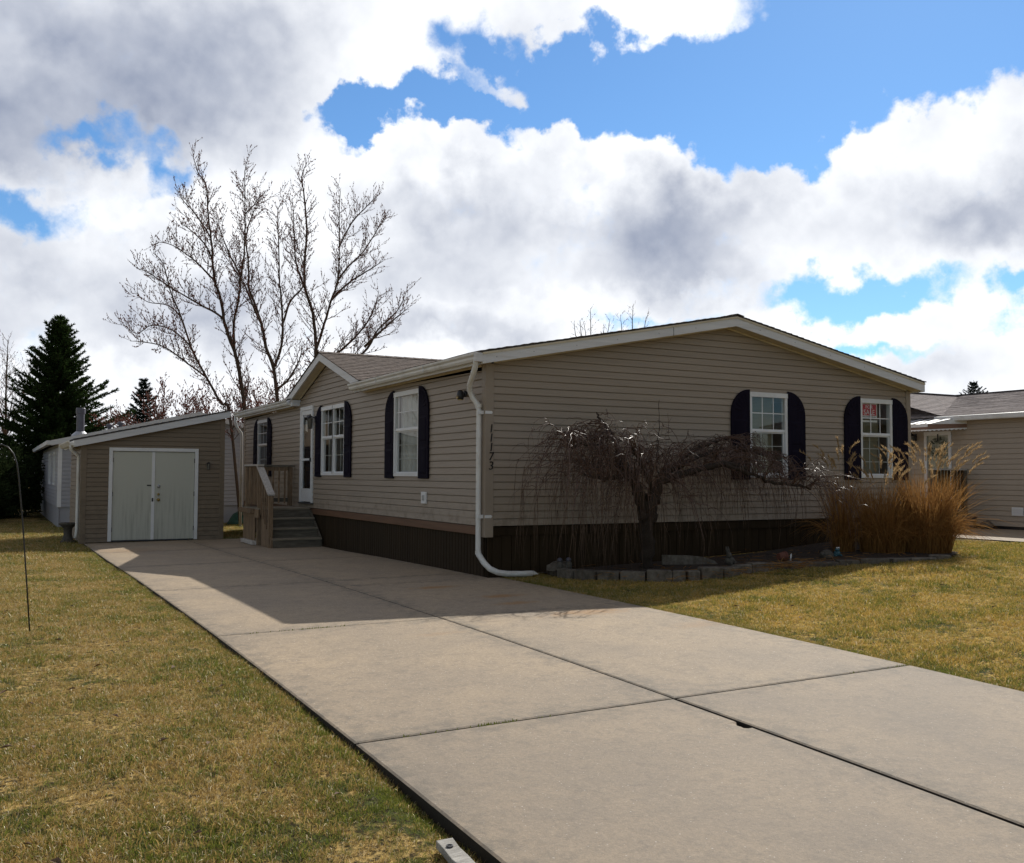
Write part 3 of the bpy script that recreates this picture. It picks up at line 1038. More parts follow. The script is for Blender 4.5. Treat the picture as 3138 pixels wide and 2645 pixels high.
rf = MB()
xe = W + OVE * .5
rf.prism([(xe, y0r, rz(xe) - .018), (APX, y0r, rz(APX) - .018), (APX, y0r, rz(APX)), (xe, y0r, rz(xe))], (0, y1r - y0r, 0))
SPANS = ((y0r, 5.0, -OVE - .03), (5.0, 9.12, 0.06), (9.12, y1r, -OVE - .03))     # the eave stops either side of the dormer
for (ya, yb, xe) in SPANS:
    rf.prism([(xe, ya, rz(xe) - .018), (APX, ya, rz(APX) - .018), (APX, ya, rz(APX)), (xe, ya, rz(xe))], (0, yb - ya, 0))
roof = rf.build('roof', 'shingle_dark', house)
sh = MB()
for (ya, yb, xe) in SPANS:
    xe -= .015
    a_, b_ = (ya - .02 if ya < 0 else ya), yb
    nc = int(34 * (APX - xe) / (APX + .23))
    shingles(sh, (xe, a_, rz(xe) + .001), (xe, b_, rz(xe) + .001), (APX, b_, rz(APX) + .001), (APX, a_, rz(APX) + .001), nc, 0.012, 1, 14)
xe = W + OVE * .5 + .02
shingles(sh, (xe, y0r - .02, rz(xe) + .001), (xe, y1r, rz(xe) + .001), (APX, y1r, rz(APX) + .001), (APX, y0r - .02, rz(APX) + .001), 34, 0.012, 2, 40)
ob = sh.build('shingle_courses', 'shingle_brown', roof)
ob['kind'] = 'stuff'
cpz = MB()
for k in range(48):
    ya = y0r - .025 + k * (y1r - y0r) / 48
    yb2 = ya + (y1r - y0r) / 48 + .03
    h = 0.017
    cpz.poly([(APX - .15, ya, rz(APX - .15) + h + .004), (APX, ya, rz(APX) + h + .006), (APX, yb2, rz(APX) + h), (APX - .15, yb2, rz(APX - .15) + h)])
    cpz.poly([(APX, ya, rz(APX) + h + .006), (APX + .15, ya, rz(APX + .15) + h + .004), (APX + .15, yb2, rz(APX + .15) + h), (APX, yb2, rz(APX) + h)])
ob = cpz.build('ridge_cap', 'shingle_dark', roof)

# dormer roof (cross gable), ridge along x
DAX = -0.22                                  # plane of its fascia
dap = ZT + 0.155 + DSL * DHALF               # apex, top of deck
foot = ZT + 0.155
xr = (dap - (ZT + .168)) / SL                # where its ridge dies into the main slope
def dz(y):
    return dap - DSL * abs(y - DYC)
dm = MB()
for s in (-1, 1):
    yf = DYC + s * DHALF
    xf = (dz(yf) - ZT - .168) / SL
    A, B, C, D = (DAX, yf, dz(yf)), (max(xf, DAX + .01), yf, dz(yf)), (xr + .3, DYC, dap), (DAX, DYC, dap)
    dm.poly([A, B, C, D])
    dm.poly([(p[0], p[1], p[2] - .02) for p in (A, B, C, D)])
    dm.poly([A, D, (D[0], D[1], D[2] - .02), (A[0], A[1], A[2] - .02)])
droof = dm.build('dormer_roof', 'shingle_brown', house)
dsh = MB()
for s in (-1, 1):
    n = 17
    rr = random.Random(5 + s)
    for k in range(n):
        a, b = k / n, min((k + 1.2) / n, 1)
        ya, yb2 = DYC + s * DHALF * (1 - a), DYC + s * DHALF * (1 - b)
        xa0, xb0 = DAX - .02, DAX - .02
        xa1, xb1 = (dz(ya) - ZT - .168) / SL + .1, (dz(yb2) - ZT - .168) / SL + .1
        wv = 16
        for i in range(wv):
            t0, t1 = i / wv, (i + 1) / wv
            h0, h1 = .013 + rr.uniform(-.002, .003), .013 + rr.uniform(-.002, .003)
            p = [(xa0 + (xa1 - xa0) * t0, ya, dz(ya) + h0), (xa0 + (xa1 - xa0) * t1, ya, dz(ya) + h1), (xb0 + (xb1 - xb0) * t1, yb2, dz(yb2) + .003), (xb0 + (xb1 - xb0) * t0, yb2, dz(yb2) + .003)]
            dsh.poly(p)
            dsh.poly([(p[0][0], p[0][1], dz(ya)), (p[1][0], p[1][1], dz(ya)), p[1], p[0]])
    for k in range(20):
        xa, xb2 = DAX - .03 + k * (xr + .2) / 20, DAX + (k + 1.15) * (xr + .2) / 20
        dsh.poly([(xa, DYC, dap + .028), (xb2, DYC, dap + .022), (xb2, DYC + s * .14, dz(DYC + .14) + .018), (xa, DYC + s * .14, dz(DYC + .14) + .024)])
ob = dsh.build('shingle_courses', 'shingle_brown', droof)
ob['kind'] = 'stuff'

# ------------------------------------------------------------------ fascia, soffit, gutters
for (xa, xb) in ((-OVE, APX), (W + OVE * .5, APX)):
    m = MB()
    za, zb = rz(xa) - .018, rz(xb) - .018
    m.prism([(xa, y0r, za - RT), (xb, y0r, zb - RT), (xb, y0r, zb - .028), (xa, y0r, za - .028)], (0, 0.03, 0))
    m.build('rake_fascia', 'fascia_white', house)
    m = MB()
    m.prism([(xa, y0r - .012, za - .030), (xb, y0r - .012, zb - .030), (xb, y0r - .012, zb - .001), (xa, y0r - .012, za - .001)], (0, 0.045, 0))
    m.build('drip_edge', 'soffit_cream', house)
    m = MB()
    m.prism([(xa, y0r + .03, za - RT + .012), (xb, y0r + .03, zb - RT + .012), (xb, y0r + .03, zb - RT + .02), (xa, y0r + .03, za - RT + .02)], (0, OVG - .025, 0))
    m.build('rake_soffit', 'soffit_cream', house)
    xw = 0.1 if xa < 1 else W - .1
    m = MB()
    zw = rz(xw) - .018 - RT
    m.prism([(xw, -0.022, zw - .014), (xb, -0.022, zb - RT - .014), (xb, -0.022, zb - RT + .011), (xw, -0.022, zw + .011)], (0, -0.014, 0))
    m.build('soffit_trim', 'soffit_cream', house)
# nail heads and the fascia butt joints
m = MB()
for x in (0.02, 0.6, 1.3, 2.0, 2.75, 3.45, 4.75, 5.5, 6.3, 7.1, 7.9):
    z = rz(x) - .11
    m.ball((x, y0r - .001, z), (.006, .004, .006), 6, 4)
m.build('nail_head', 'metal_dark', house)
m = MB()
m.box(3.02, 3.027, y0r - .002, y0r + .004, rz(3.02) - .018 - RT, rz(3.02) - .05)
m.build('butt_joint', 'metal_dark', house)
# right eave end board
m = MB()
xe = W + OVE * .5
m.box(xe - .03, xe, y0r + .031, y1r, rz(xe) - .018 - RT, rz(xe) - .02)
m.build('eave_fascia', 'fascia_white', house)
m = MB()
m.box(W - .02, xe - .031, y0r + .25, y1r, rz(xe) - RT - .012, rz(xe) - RT)
m.build('eave_soffit', 'soffit_cream', house)


def gutter(ya, yb):
    """K-style gutter along the left eave"""
    x1 = -OVE + .0
    z1 = rz(-OVE) - .022
    prof = [(x1, z1), (x1, z1 - .115), (x1 - .070, z1 - .115), (x1 - .088, z1 - .085), (x1 - .090, z1 - .055), (x1 - .115, z1 - .030), (x1 - .118, z1 - .002), (x1 - .108, z1 - .002), (x1 - .104, z1 - .025), (x1 - .080, z1 - .06), (x1 - .008, z1 - .06), (x1 - .008, z1)]
    m = MB()
    m.prism([(x, ya, z) for x, z in prof], (0, yb - ya, 0))
    return m.build('gutter', 'gutter_white', house)


for (ya, yb) in ((-0.235, 5.02), (9.22, L_ + .15)):
    g = gutter(ya, yb)
    for yy in (ya + (yb - ya) * .33, ya + (yb - ya) * .72):
        m = MB()
        m.box(-OVE - .121, -OVE - .116, yy, yy + .012, rz(-OVE) - .135, rz(-OVE) - .026)
        m.build('gutter_joint', 'steel', g)
    m = MB()
    m.box(-OVE, -OVE + .02, ya + .03, yb - .03, rz(-OVE) - .018 - RT, rz(-OVE) - .03)
    m.build('eave_fascia', 'fascia_white', house)
    m = MB()
    m.box(-OVE + .02, 0.0, max(ya, -.2) + .05, yb - .05, ZT - .012, ZT - .002)
    m.build('eave_soffit', 'soffit_cream', house)
    m = MB()
    m.box(-.036, -.020, max(ya, -.2) + .30, yb - .1, ZT - .045, ZT - .013)
    m.build('soffit_trim', 'soffit_cream', house)
# box end of the gutter at the gable
m = MB()
m.box(-OVE - .12, -OVE + .02, y0r + .001, -0.236, rz(-OVE) - .15, rz(-OVE) - .025)
m.build('eave_return', 'fascia_white', house, bevel=.004)

# dormer rake boards
for s in (-1, 1):
    yf = DYC + s * (DHALF + .02)
    m = MB()
    m.prism([(DAX, yf, dz(yf) - RT - .01), (DAX, DYC, dap - RT - .01), (DAX, DYC, dap - .02), (DAX, yf, dz(yf) - .02)], (0.03, 0, 0))
    m.build('rake_fascia', 'fascia_white', house)
    m = MB()
    m.prism([(DAX + .03, yf, dz(yf) - RT), (DAX + .03, DYC, dap - RT), (DAX + .03, DYC, dap - RT + .01), (DAX + .03, yf, dz(yf) - RT + .01)], (-DAX - .05, 0, 0))
    m.build('rake_soffit', 'soffit_cream', house)
    m = MB()
    y2 = DYC + s * (DHALF - .2)
    m.prism([(-.038, y2, dz(y2) - RT - .022), (-.038, DYC, dap - RT - .022), (-.038, DYC, dap - RT), (-.038, y2, dz(y2) - RT)], (.016, 0, 0))
    m.build('soffit_trim', 'soffit_cream', house)
# boxed returns at the dormer feet
for (ya, yb) in ((4.62, 5.0), (9.10, 9.45)):
    m = MB()
    m.box(-OVE - .005, 0.0, ya, yb, ZT - .03, ZT + .10)
    m.build('eave_return', 'fascia_white', house)

# ------------------------------------------------------------------ downspout
DS = [(-0.25, -0.19, 2.27), (-0.25, -0.17, 2.18), (-0.235, -0.06, 2.06), (-0.205, 0.10, 1.95), (-0.17, 0.17, 1.865), (-0.13, 0.165, 1.775), (-0.085, 0.12, 1.69), (-0.07, 0.085, 1.60), (-0.07, 0.085, 0.9), (-0.07, 0.085, -0.32), (-0.068, 0.07, -0.39), (-0.03, -0.02, -0.50), (0.02, -0.10, -0.575), (0.10, -0.18, -0.62), (0.22, -0.225, -0.638), (0.40, -0.25, -0.645), (0.58, -0.27, -0.645)]
m = MB()
m.tube(DS, [.038] * 7 + [.037] * 3 + [.040] * 7, 12, cap=False)
m.tube([(DS[-1][0] - .3, -.245, -.645), (DS[-1][0], -.27, -.645)], .034, 12)
dsp = m.build('downspout', 'gutter_white', house, smooth=True)
m = MB()
m.poly([(.56, -.305, -.66), (.67, -.30, -.655), (.60, -.275, -.605)])
m.poly([(.56, -.24, -.66), (.60, -.265, -.605), (.64, -.25, -.68)])
m.build('torn_lip', 'gutter_white', dsp)
for z in (1.56, 0.13):
    m = MB()
    m.box(-.112, -.026, 0.02, 0.04, z - .024, z + .024)
    m.box(-.030, 0.055, -.032, -.027, z - .02, z + .02)
    m.ball((0.062, -.030, z), (.022, .004, .022), 10, 6)
    m.ball((0.060, -.034, z), (.006, .004, .006), 6, 4)
    m.build('downspout_strap', 'trim_white', dsp)
m = MB()
for (k, q) in ((1, .35), (1, .75), (2, .3), (3, .2), (3, .7), (4, .4), (5, .3), (5, .8), (6, .4), (10, .3), (10, .75), (11, .3), (11, .7), (12, .3), (12, .8)):
    a_, b_ = Vector(DS[k]), Vector(DS[k + 1])
    c_ = a_.lerp(b_, q)
    d_ = (b_ - a_).normalized() * .006
    m.tube([c_ - d_, c_, c_ + d_], [.036, .0425, .036], 12, cap=False)
m.build('elbow_crimp', 'gutter_white', dsp, smooth=True)
for z in (1.66, -.36):
    m = MB()
    m.tube([(-0.07, 0.085, z - .03), (-0.07, 0.085, z + .02)], .0405, 12)
    m.build('coupling', 'gutter_white', dsp, smooth=False)
# far downspout
m = MB()
m.tube([(-.25, L_ + .08, 2.27), (-.25, L_ + .06, 2.1), (-.22, L_ + .05, 1.98), (-.09, L_ + .05, 1.80), (-.08, L_ + .05, 1.7), (-.08, L_ + .05, -.70)], .036, 8)
m.build('downspout', 'gutter_white', house, smooth=True)


# ------------------------------------------------------------------ windows
def window(mp, o, cols, split=None, blind=None, shut=(True, True), curtain=False, sunburst=True):
    u0, u1, z0, z1 = o
    m = MB()
    fwid = .052

    def ring(m, a, b, c, d, w, n0, n1):
        for (p, q, r, s) in ((a, b, c, c + w), (a, b, d - w, d), (a, a + w, c + w, d - w), (b - w, b, c + w, d - w)):
            m.hull8([mp(p, n0, r), mp(q, n0, r), mp(q, n1, r), mp(p, n1, r), mp(p, n0, s), mp(q, n0, s), mp(q, n1, s), mp(p, n1, s)])

    ring(m, u0, u1, z0, z1, fwid, -.05, .034)
    ob = m.build('window', 'trim_white', house)
    # head flashing slightly deeper, sill
    m = MB()
    m.hull8([mp(u0 - .004, 0, z1 - .07), mp(u1 + .004, 0, z1 - .07), mp(u1 + .004, .04, z1 - .07), mp(u0 - .004, .04, z1 - .07), mp(u0 - .004, 0, z1 + .006), mp(u1 + .004, 0, z1 + .006), mp(u1 + .004, .04, z1 + .006), mp(u0 - .004, .04, z1 + .006)])
    m.build('window_head', 'trim_white', ob)
    zm = z0 + (z1 - z0) * .555
    spans = [(u0 + fwid, u1 - fwid)]
    if split:
        um = (u0 + u1) / 2
        spans = [(u0 + fwid, um - .035), (um + .035, u1 - fwid)]
        m = MB()
        m.hull8([mp(um - .035, -.04, z0 + fwid), mp(um + .035, -.04, z0 + fwid), mp(um + .035, .030, z0 + fwid), mp(um - .035, .030, z0 + fwid), mp(um - .035, -.04, z1 - .07), mp(um + .035, -.04, z1 - .07), mp(um + .035, .030, z1 - .07), mp(um - .035, .030, z1 - .07)])
        m.build('mullion', 'trim_white', ob)
        m = MB()
        m.hull8([mp(um - .006, .030, z0 + .03), mp(um + .006, .030, z0 + .03), mp(um + .006, .036, z0 + .03), mp(um - .006, .036, z0 + .03), mp(um - .006, .030, z1 + .004), mp(um + .006, .030, z1 + .004), mp(um + .006, .043, z1 + .004), mp(um - .006, .043, z1 + .004)])
        m.build('mullion_seam', 'metal_dark', ob)
    for (a, b) in spans:
        m = MB()
        m.hull8([mp(a, -.03, zm - .022), mp(b, -.03, zm - .022), mp(b, .024, zm - .022), mp(a, .024, zm - .022), mp(a, -.03, zm + .022), mp(b, -.03, zm + .022), mp(b, .018, zm + .022), mp(a, .018, zm + .022)])
        m.build('meeting_rail', 'trim_white', ob)
        for (c, d, nn, lower) in ((zm + .022, z1 - .07, .006, False), (z0 + fwid, zm - .022, -.012, True)):
            m = MB()
            m.poly([mp(a, nn, c), mp(b, nn, c), mp(b, nn, d), mp(a, nn, d)])
            m.build('window_pane', 'window_glass', ob)
            m = MB()
            t = .008 if not lower else .006
            nm = nn + .003 if not lower else nn - .010
            for k in range(1, cols):
                u = a + (b - a) * k / cols
                m.hull8([mp(u - t, nm - .006, c), mp(u + t, nm - .006, c), mp(u + t, nm, c), mp(u - t, nm, c), mp(u - t, nm - .006, d), mp(u + t, nm - .006, d), mp(u + t, nm, d), mp(u - t, nm, d)])
            nr = 3 if lower and cols == 3 else 2
            for k in range(1, nr):
                z = c + (d - c) * k / nr
                m.hull8([mp(a, nm - .005, z - t), mp(b, nm - .005, z - t), mp(b, nm + .001, z - t), mp(a, nm + .001, z - t), mp(a, nm - .005, z + t), mp(b, nm - .005, z + t), mp(b, nm + .001, z + t), mp(a, nm + .001, z + t)])
            m.build('muntin_grid', 'trim_white' if not lower else 'curtain', ob)
        if lower_sash_frame:
            m = MB()
            ring(m, a, b, z0 + fwid, zm - .022, .022, -.03, .002)
            m.build('lower_sash', 'trim_white', ob)
    if blind:
        a, b, c, d = blind
        m = MB()
        z = d
        while z > c:
            m.poly([mp(a, -.085, z), mp(b, -.085, z), mp(b, -.105, z - .016), mp(a, -.105, z - .016)])
            z -= .022
        m.build('blind', 'blind_cream', ob)
    if curtain:
        m = MB()
        nn = 40
        pts = [(u0 + (u1 - u0) * k / nn, -.10 - .018 * math.sin(k * 1.9) - .01 * math.sin(k * .7)) for k in range(nn + 1)]
        for k in range(nn):
            m.poly([mp(pts[k][0], pts[k][1], z0 + .03), mp(pts[k + 1][0], pts[k + 1][1], z0 + .03), mp(pts[k + 1][0], pts[k + 1][1], z1 - .04), mp(pts[k][0], pts[k][1], z1 - .04)])
        m.build('curtain', 'curtain', ob, smooth=True)
    # shutters with a quarter-round top on the outer side
    for sgn, on in ((-1, shut[0]), (1, shut[1])):
        if not on:
            continue
        inner = u0 - .004 if sgn < 0 else u1 + .004
        w = .385
        zb, zt = z0 - .035, z1 + .042
        outer = inner + sgn * w
        rh = .40

        def outline(ins):
            pts = [(inner + sgn * ins, zb + ins), (outer - sgn * ins, zb + ins)]
            for k in range(0, 11):
                t = math.pi / 2 * k / 10
                pts.append((inner + sgn * ins + sgn * (w - 2 * ins) * math.cos(t), zt - ins - (rh - ins) + (rh - ins) * math.sin(t)))
            return pts

        m = MB()
        m.prism([mp(u, .020, z) for u, z in outline(0)], Vector(mp(0, .026, 0)) - Vector(mp(0, 0, 0)))
        so = m.build('shutter', 'shutter_navy', house)
        # raised panels
        def panel(za, zc):
            m = MB()
            a, b = inner + sgn * .06, outer - sgn * .06
            m.hull8([mp(a, .0455, za), mp(b, .0455, za), mp(b, .0455, zc), mp(a, .0455, zc), mp(a + sgn * .03, .056, za + .03), mp(b - sgn * .03, .056, za + .03), mp(b - sgn * .03, .056, zc - .03), mp(a + sgn * .03, .056, zc - .03)])
            m.build('shutter_panel', 'shutter_navy', so)
        hgt = zt - zb
        panel(zb + .07, zb + hgt * .335)
        panel(zb + hgt * .395, zb + hgt * .665)
        for k in range(5):
            t0 = R(8 + k * 18)
            ctr = (inner + sgn * .045, zt - rh + .04)
            m = MB()
            p0 = (ctr[0] + sgn * .08 * math.cos(t0), ctr[1] + .08 * math.sin(t0))
            p1 = (ctr[0] + sgn * .265 * math.cos(t0 - .07), ctr[1] + .285 * math.sin(t0 - .07))
            p2 = (ctr[0] + sgn * .265 * math.cos(t0 + .10), ctr[1] + .285 * math.sin(t0 + .10))
            m.poly([mp(p0[0], .046, p0[1]), mp(p1[0], .047, p1[1]), mp((p1[0] + p2[0]) / 2, .056, (p1[1] + p2[1]) / 2)])
            m.poly([mp(p0[0], .046, p0[1]), mp((p1[0] + p2[0]) / 2, .056, (p1[1] + p2[1]) / 2), mp(p2[0], .047, p2[1])])
            m.build('sunburst_ray', 'shutter_navy', so)
    return ob


lower_sash_frame = True
window(gab, WA, 3, blind=(WA[0] + .05, WA[1] - .22, 1.38, 1.99))
window(gab, WB, 3, blind=(WB[0] + .05, WB[1] - .22, 1.33, 1.99))
window(sid, W2, 3, curtain=True)
window(sid, WD, 2, split=True, blind=None, curtain=False)
window(sid, WF, 2)
# vertical blinds behind the double window, sheer behind the gable sashes
for (mp, o, frac, matn) in ((gab, WA, .55, 'curtain'), (gab, WB, .6, 'curtain')):
    m = MB()
    m.poly([mp(o[0] + .05, -.16, o[2] + .05), mp(o[0] + (o[1] - o[0]) * .8, -.16, o[2] + .05), mp(o[0] + (o[1] - o[0]) * .8, -.16, o[3] - .05), mp(o[0] + .05, -.16, o[3] - .05)])
    m.build('shade_cloth', 'shade_olive', house)
m = MB()
for k in range(17):
    u = WD[0] + .08 + k * (WD[1] - WD[0] - .16) / 16
    m.poly([sid(u - .02, -.09, WD[2] + .05), sid(u + .025, -.13, WD[2] + .05), sid(u + .025, -.13, WD[3] - .05), sid(u - .02, -.09, WD[3] - .05)])
m.build('vertical_blind', 'curtain', house)

# ------------------------------------------------------------------ storm door
a, b, c, d = DR
m = MB()
for (p, q, r, s, n1) in ((a - .03, a + .025, c, d + .02, .045), (b - .025, b + .03, c, d + .02, .045), (a + .025, b - .025, d - .06, d + .02, .045)):
    m.hull8([sid(p, -.05, r), sid(q, -.05, r), sid(q, n1, r), sid(p, n1, r), sid(p, -.05, s), sid(q, -.05, s), sid(q, n1, s), sid(p, n1, s)])
door = m.build('entry_door', 'trim_white', house)
m = MB()
for (p, q, r, s) in ((a + .028, a + .12, c + .02, d - .065), (b - .12, b - .028, c + .02, d - .065), (a + .12, b - .12, d - .16, d - .065), (a + .12, b - .12, c + .02, c + .30), (a + .12, b - .12, 1.00, 1.045)):
    m.hull8([sid(p, .0, r), sid(q, .0, r), sid(q, .030, r), sid(p, .030, r), sid(p, .0, s), sid(q, .0, s), sid(q, .030, s), sid(p, .030, s)])
m.build('storm_leaf', 'trim_white', door)
for (r, s) in ((c + .30, 1.0), (1.045, d - .16)):
    m = MB()
    m.poly([sid(a + .12, .012, r), sid(b - .12, .012, r), sid(b - .12, .012, s), sid(a + .12, .012, s)])
    m.build('door_glass', 'window_glass', door)
m = MB()
m.poly([sid(a, -.05, c), sid(b, -.05, c), sid(b, -.05, d), sid(a, -.05, d)])
m.build('inner_door', 'shutter_navy', door)
m = MB()
m.poly([sid(b - .30, -.03, 1.62), sid(b - .13, -.03, 1.66), sid(b - .13, -.03, 1.90), sid(b - .30, -.03, 1.86)])
m.build('paper_note', 'sign_white', door)
m = MB()
m.hull8([sid(a + .07, .03, .97), sid(a + .11, .03, .97), sid(a + .11, .06, .97), sid(a + .07, .06, .97), sid(a + .07, .03, 1.06), sid(a + .11, .03, 1.06), sid(a + .11, .06, 1.06), sid(a + .07, .06, 1.06)])
m.build('door_handle', 'metal_black', door)
m = MB()
m.hull8([sid(a - .06, .0, c - .03), sid(b + .06, .0, c - .03), sid(b + .06, .07, c - .03), sid(a - .06, .07, c - .03), sid(a - .06, .0, c), sid(b + .06, .0, c), sid(b + .06, .06, c), sid(a - .06, .06, c)])
m.build('threshold', 'metal_dark', door)


# lantern by the door
def lantern(p, s, parent, nrm):
    """wall lantern: back plate, arm, four-sided cage with glass"""
    p = Vector(p)
    nrm = Vector(nrm)
    t = Vector((-nrm.y, nrm.x, 0))
    m = MB()
    m.beam(p - nrm * .0 - Vector((0, 0, .07 * s)), p + Vector((0, 0, .07 * s)), .09 * s, .03 * s, nrm)
    m.beam(p + Vector((0, 0, .03 * s)), p + nrm * .10 * s + Vector((0, 0, .05 * s)), .02 * s, .02 * s)
    c = p + nrm * .11 * s
    m.lathe((c.x, c.y, c.z + .03 * s), [(.075 * s, 0), (.06 * s, .02 * s), (.02 * s, .05 * s), (.008 * s, .07 * s)], 8)
    m.lathe((c.x, c.y, c.z - .20 * s), [(.045 * s, 0), (.05 * s, .012 * s)], 8)
    for k in range(4):
        q = math.pi / 4 + k * math.pi / 2
        m.tube([(c.x + .045 * s * math.cos(q), c.y + .045 * s * math.sin(q), c.z - .19 * s), (c.x + .062 * s * math.cos(q), c.y + .062 * s * math.sin(q), c.z + .03 * s)], .006 * s, 4)
    o = m.build('wall_lantern', 'metal_black', parent)
    m = MB()
    m.lathe((c.x, c.y, c.z - .185 * s), [(.036 * s, 0), (.05 * s, .20 * s)], 8)
    m.build('lantern_glass', 'lamp_glass', o)
    return o


lantern((-.03, 7.90, 1.86), 1.0, house, (-1, 0, 0))

# floodlight under the eave
m = MB()
m.ball((-.04, 0.60, 1.86), (.03, .05, .05))
m.tube([(-.04, .60, 1.86), (-.10, .57, 1.86)], .014, 6)
m.lathe((-.13, 0.56, 1.77), [(.045, 0), (.058, .05), (.045, .11), (.02, .135)], 10)
fo = m.build('floodlight', 'metal_black', house, smooth=True)
m = MB()
m.lathe((-.13, 0.56, 1.763), [(.04, 0), (.04, .012)], 10)
m.box(-.181, -.176, .535, .585, 1.785, 1.83)
m.build('floodlight_lens', 'brass', fo)

# outlet box
m = MB()
m.box(-.045, -.012, 1.985, 2.165, 0.25, 0.435)
oo = m.build('outlet_box', 'trim_white', house, bevel=.006)
m = MB()
m.box(-.052, -.0455, 2.03, 2.11, 0.30, 0.385)
m.build('outlet_cover', 'steel', oo, bevel=.004)


# ------------------------------------------------------------------ house number
def text_mesh(txt, size, mat, name, parent, fn, extrude=.004):
    cu = bpy.data.curves.new('tmp_text', 'FONT')
    cu.body = txt
    cu.size = size
    cu.extrude = extrude
    cu.align_x = 'CENTER'
    cu.resolution_u = 3
    tmp = bpy.data.objects.new('tmp_text', cu)
    COL.objects.link(tmp)
    bpy.context.view_layer.update()
    dg = bpy.context.evaluated_depsgraph_get()
    me = bpy.data.meshes.new_from_object(tmp.evaluated_get(dg))
    bpy.data.objects.remove(tmp)
    m = MB()
    for v in me.vertices:
        m.v.append(tuple(fn(v.co.x, v.co.z, v.co.y)))
    m.f = [tuple(p.vertices) for p in me.polygons]
    return m.build(name, mat, parent)


zz = 1.40
for ch in '11173':
    text_mesh(ch, .165, 'number_black', 'house_number', house, lambda x, n, z, zz=zz: (0.062 + x + .12 * z, -.030 - n, zz - .115 + z))
    zz -= .128

# ------------------------------------------------------------------ for-sale sign behind the right gable window
sg = thing('for_sale_sign', (7.50, 0.012, 1.70), 'red and white for sale sign taped inside the right gable window', 'sign')
m = MB()
m.box(7.318, 7.718, .011, .014, 1.72, 1.985)
m.build('sign_board', 'sign_white', sg)
m = MB()
m.box(7.338, 7.698, .0085, .0105, 1.772, 1.968)
m.build('red_field', 'sign_red', sg)
text_mesh('FOR', .085, 'sign_white', 'lettering', sg, lambda x, n, z: (7.52 + x * 1.15, .0075 - n, 1.893 + z), .0005)
text_mesh('SALE', .128, 'sign_white', 'lettering', sg, lambda x, n, z: (7.52 + x * 1.03, .0075 - n, 1.786 + z), .0005)
m = MB()
m.box(7.36, 7.68, .0085, .0105, 1.738, 1.758)
m.build('print_line', 'print_grey', sg)
m = MB()
m.box(7.318, 7.718, .011, .014, 1.655, 1.69)
m.build('lower_strip', 'sign_white', sg)

# ------------------------------------------------------------------ wooden steps and landing
zs = -0.775
steps = thing('wooden_steps', (-0.55, 8.2, zs), 'weathered wooden steps and railed landing at the front door', 'steps')


def bx(name, mat, *a, bev=.004, parent=None):
    m = MB()
    m.box(*a)
    return m.build(name, mat, parent or steps, bevel=bev)


LX = -1.06
for k in range(9):
    y = 8.17 + k * .146
    bx('deck_board', 'wood_tread', LX - .06, -0.03, y - (.03 if k == 0 else 0), y + .138, -.032, 0.0)
lev = [-.195, -.39, -.585]
for k, z in enumerate(lev):
    y1 = 8.15 - k * .265
    bx('step_tread', 'wood_tread', LX + .03, -0.03, y1 - .315, y1 - .145, z - .036, z)
    bx('step_tread', 'wood_tread', LX + .03, -0.03, y1 - .14, y1 + .02, z - .036, z)
for k in range(4):
    y = 8.15 - k * .265
    top = [-.034, *[q - .038 for q in lev]][k]
    bot = max(top - .158, zs + .004)
    bx('riser', 'wood_step', LX + .045, -0.045, y - .012, y + .012, bot, top)
m = MB()
m.prism([(LX + .0, 8.15, -.05), (LX + .0, 8.15, zs + .003), (LX + .0, 7.36, zs + .003), (LX + .0, 7.36, -.60)], (.036, 0, 0))
m.build('stringer', 'wood_weathered', steps)
m = MB()
m.prism([(-.045, 8.15, -.05), (-.045, 8.15, zs + .003), (-.045, 7.36, zs + .003), (-.045, 7.36, -.60)], (.034, 0, 0))
m.build('stringer', 'wood_step', steps)
# landing frame and closed side
bx('rim_board', 'wood_weathered', LX - .075, LX - .038, 8.15, 9.5, -.20, -.034)
bx('rim_board', 'wood_weathered', LX - .075, -.03, 9.485, 9.52, -.20, -.034)
bx('ledge', 'wood_weathered', LX - .16, LX - .076, 8.45, 9.56, -.115, -.02)
for k in range(7):
    y = 8.48 + k * .148
    bx('side_plank', 'wood_weathered', LX - .060, LX - .040, y, y + .142, zs + .09, -.202)
bx('base_rail', 'wood_rail', LX - .11, LX - .02, 8.42, 9.52, zs + .003, zs + .088)
for (y, zt) in ((7.47, .27), (8.38, .87), (9.44, .87)):
    bx('post', 'wood_weathered', LX - .035, LX + .054, y - .045, y + .045, zs + .003, zt)
bx('post', 'wood_weathered', -.165, -.075, 9.40, 9.49, .002, .87)
# rails
bx('top_rail', 'wood_rail', LX - .06, LX + .08, 8.30, 9.53, .872, .91)
bx('top_rail', 'wood_step', LX + .081, -.04, 9.38, 9.52, .872, .91)
bx('lower_rail', 'wood_weathered', LX - .012, LX + .028, 8.43, 9.39, .09, .18)
bx('upper_rail', 'wood_weathered', LX - .012, LX + .028, 8.43, 9.39, .782, .868)
bx('lower_rail', 'wood_step', LX + .06, -.17, 9.425, 9.463, .09, .18)
bx('upper_rail', 'wood_weathered', LX + .06, -.17, 9.425, 9.463, .782, .868)
for k in range(7):
    y = 8.52 + k * .128
    bx('baluster', 'wood_weathered', LX - .035, LX - .0125, y - .018, y + .018, .06, .86)
for k in range(6):
    x = LX + .165 + k * .13
    bx('baluster', 'wood_weathered', x - .018, x + .018, 9.402, 9.424, .06, .86)
m = MB()
m.beam((LX + .01, 8.42, .89), (LX + .01, 7.40, .285), .135, .036)
m.build('stair_rail', 'wood_rail', steps)
m = MB()
m.beam((LX + .01, 8.36, .80), (LX + .01, 7.48, .25), .036, .085)
m.build('stair_rail', 'wood_weathered', steps)
m = MB()
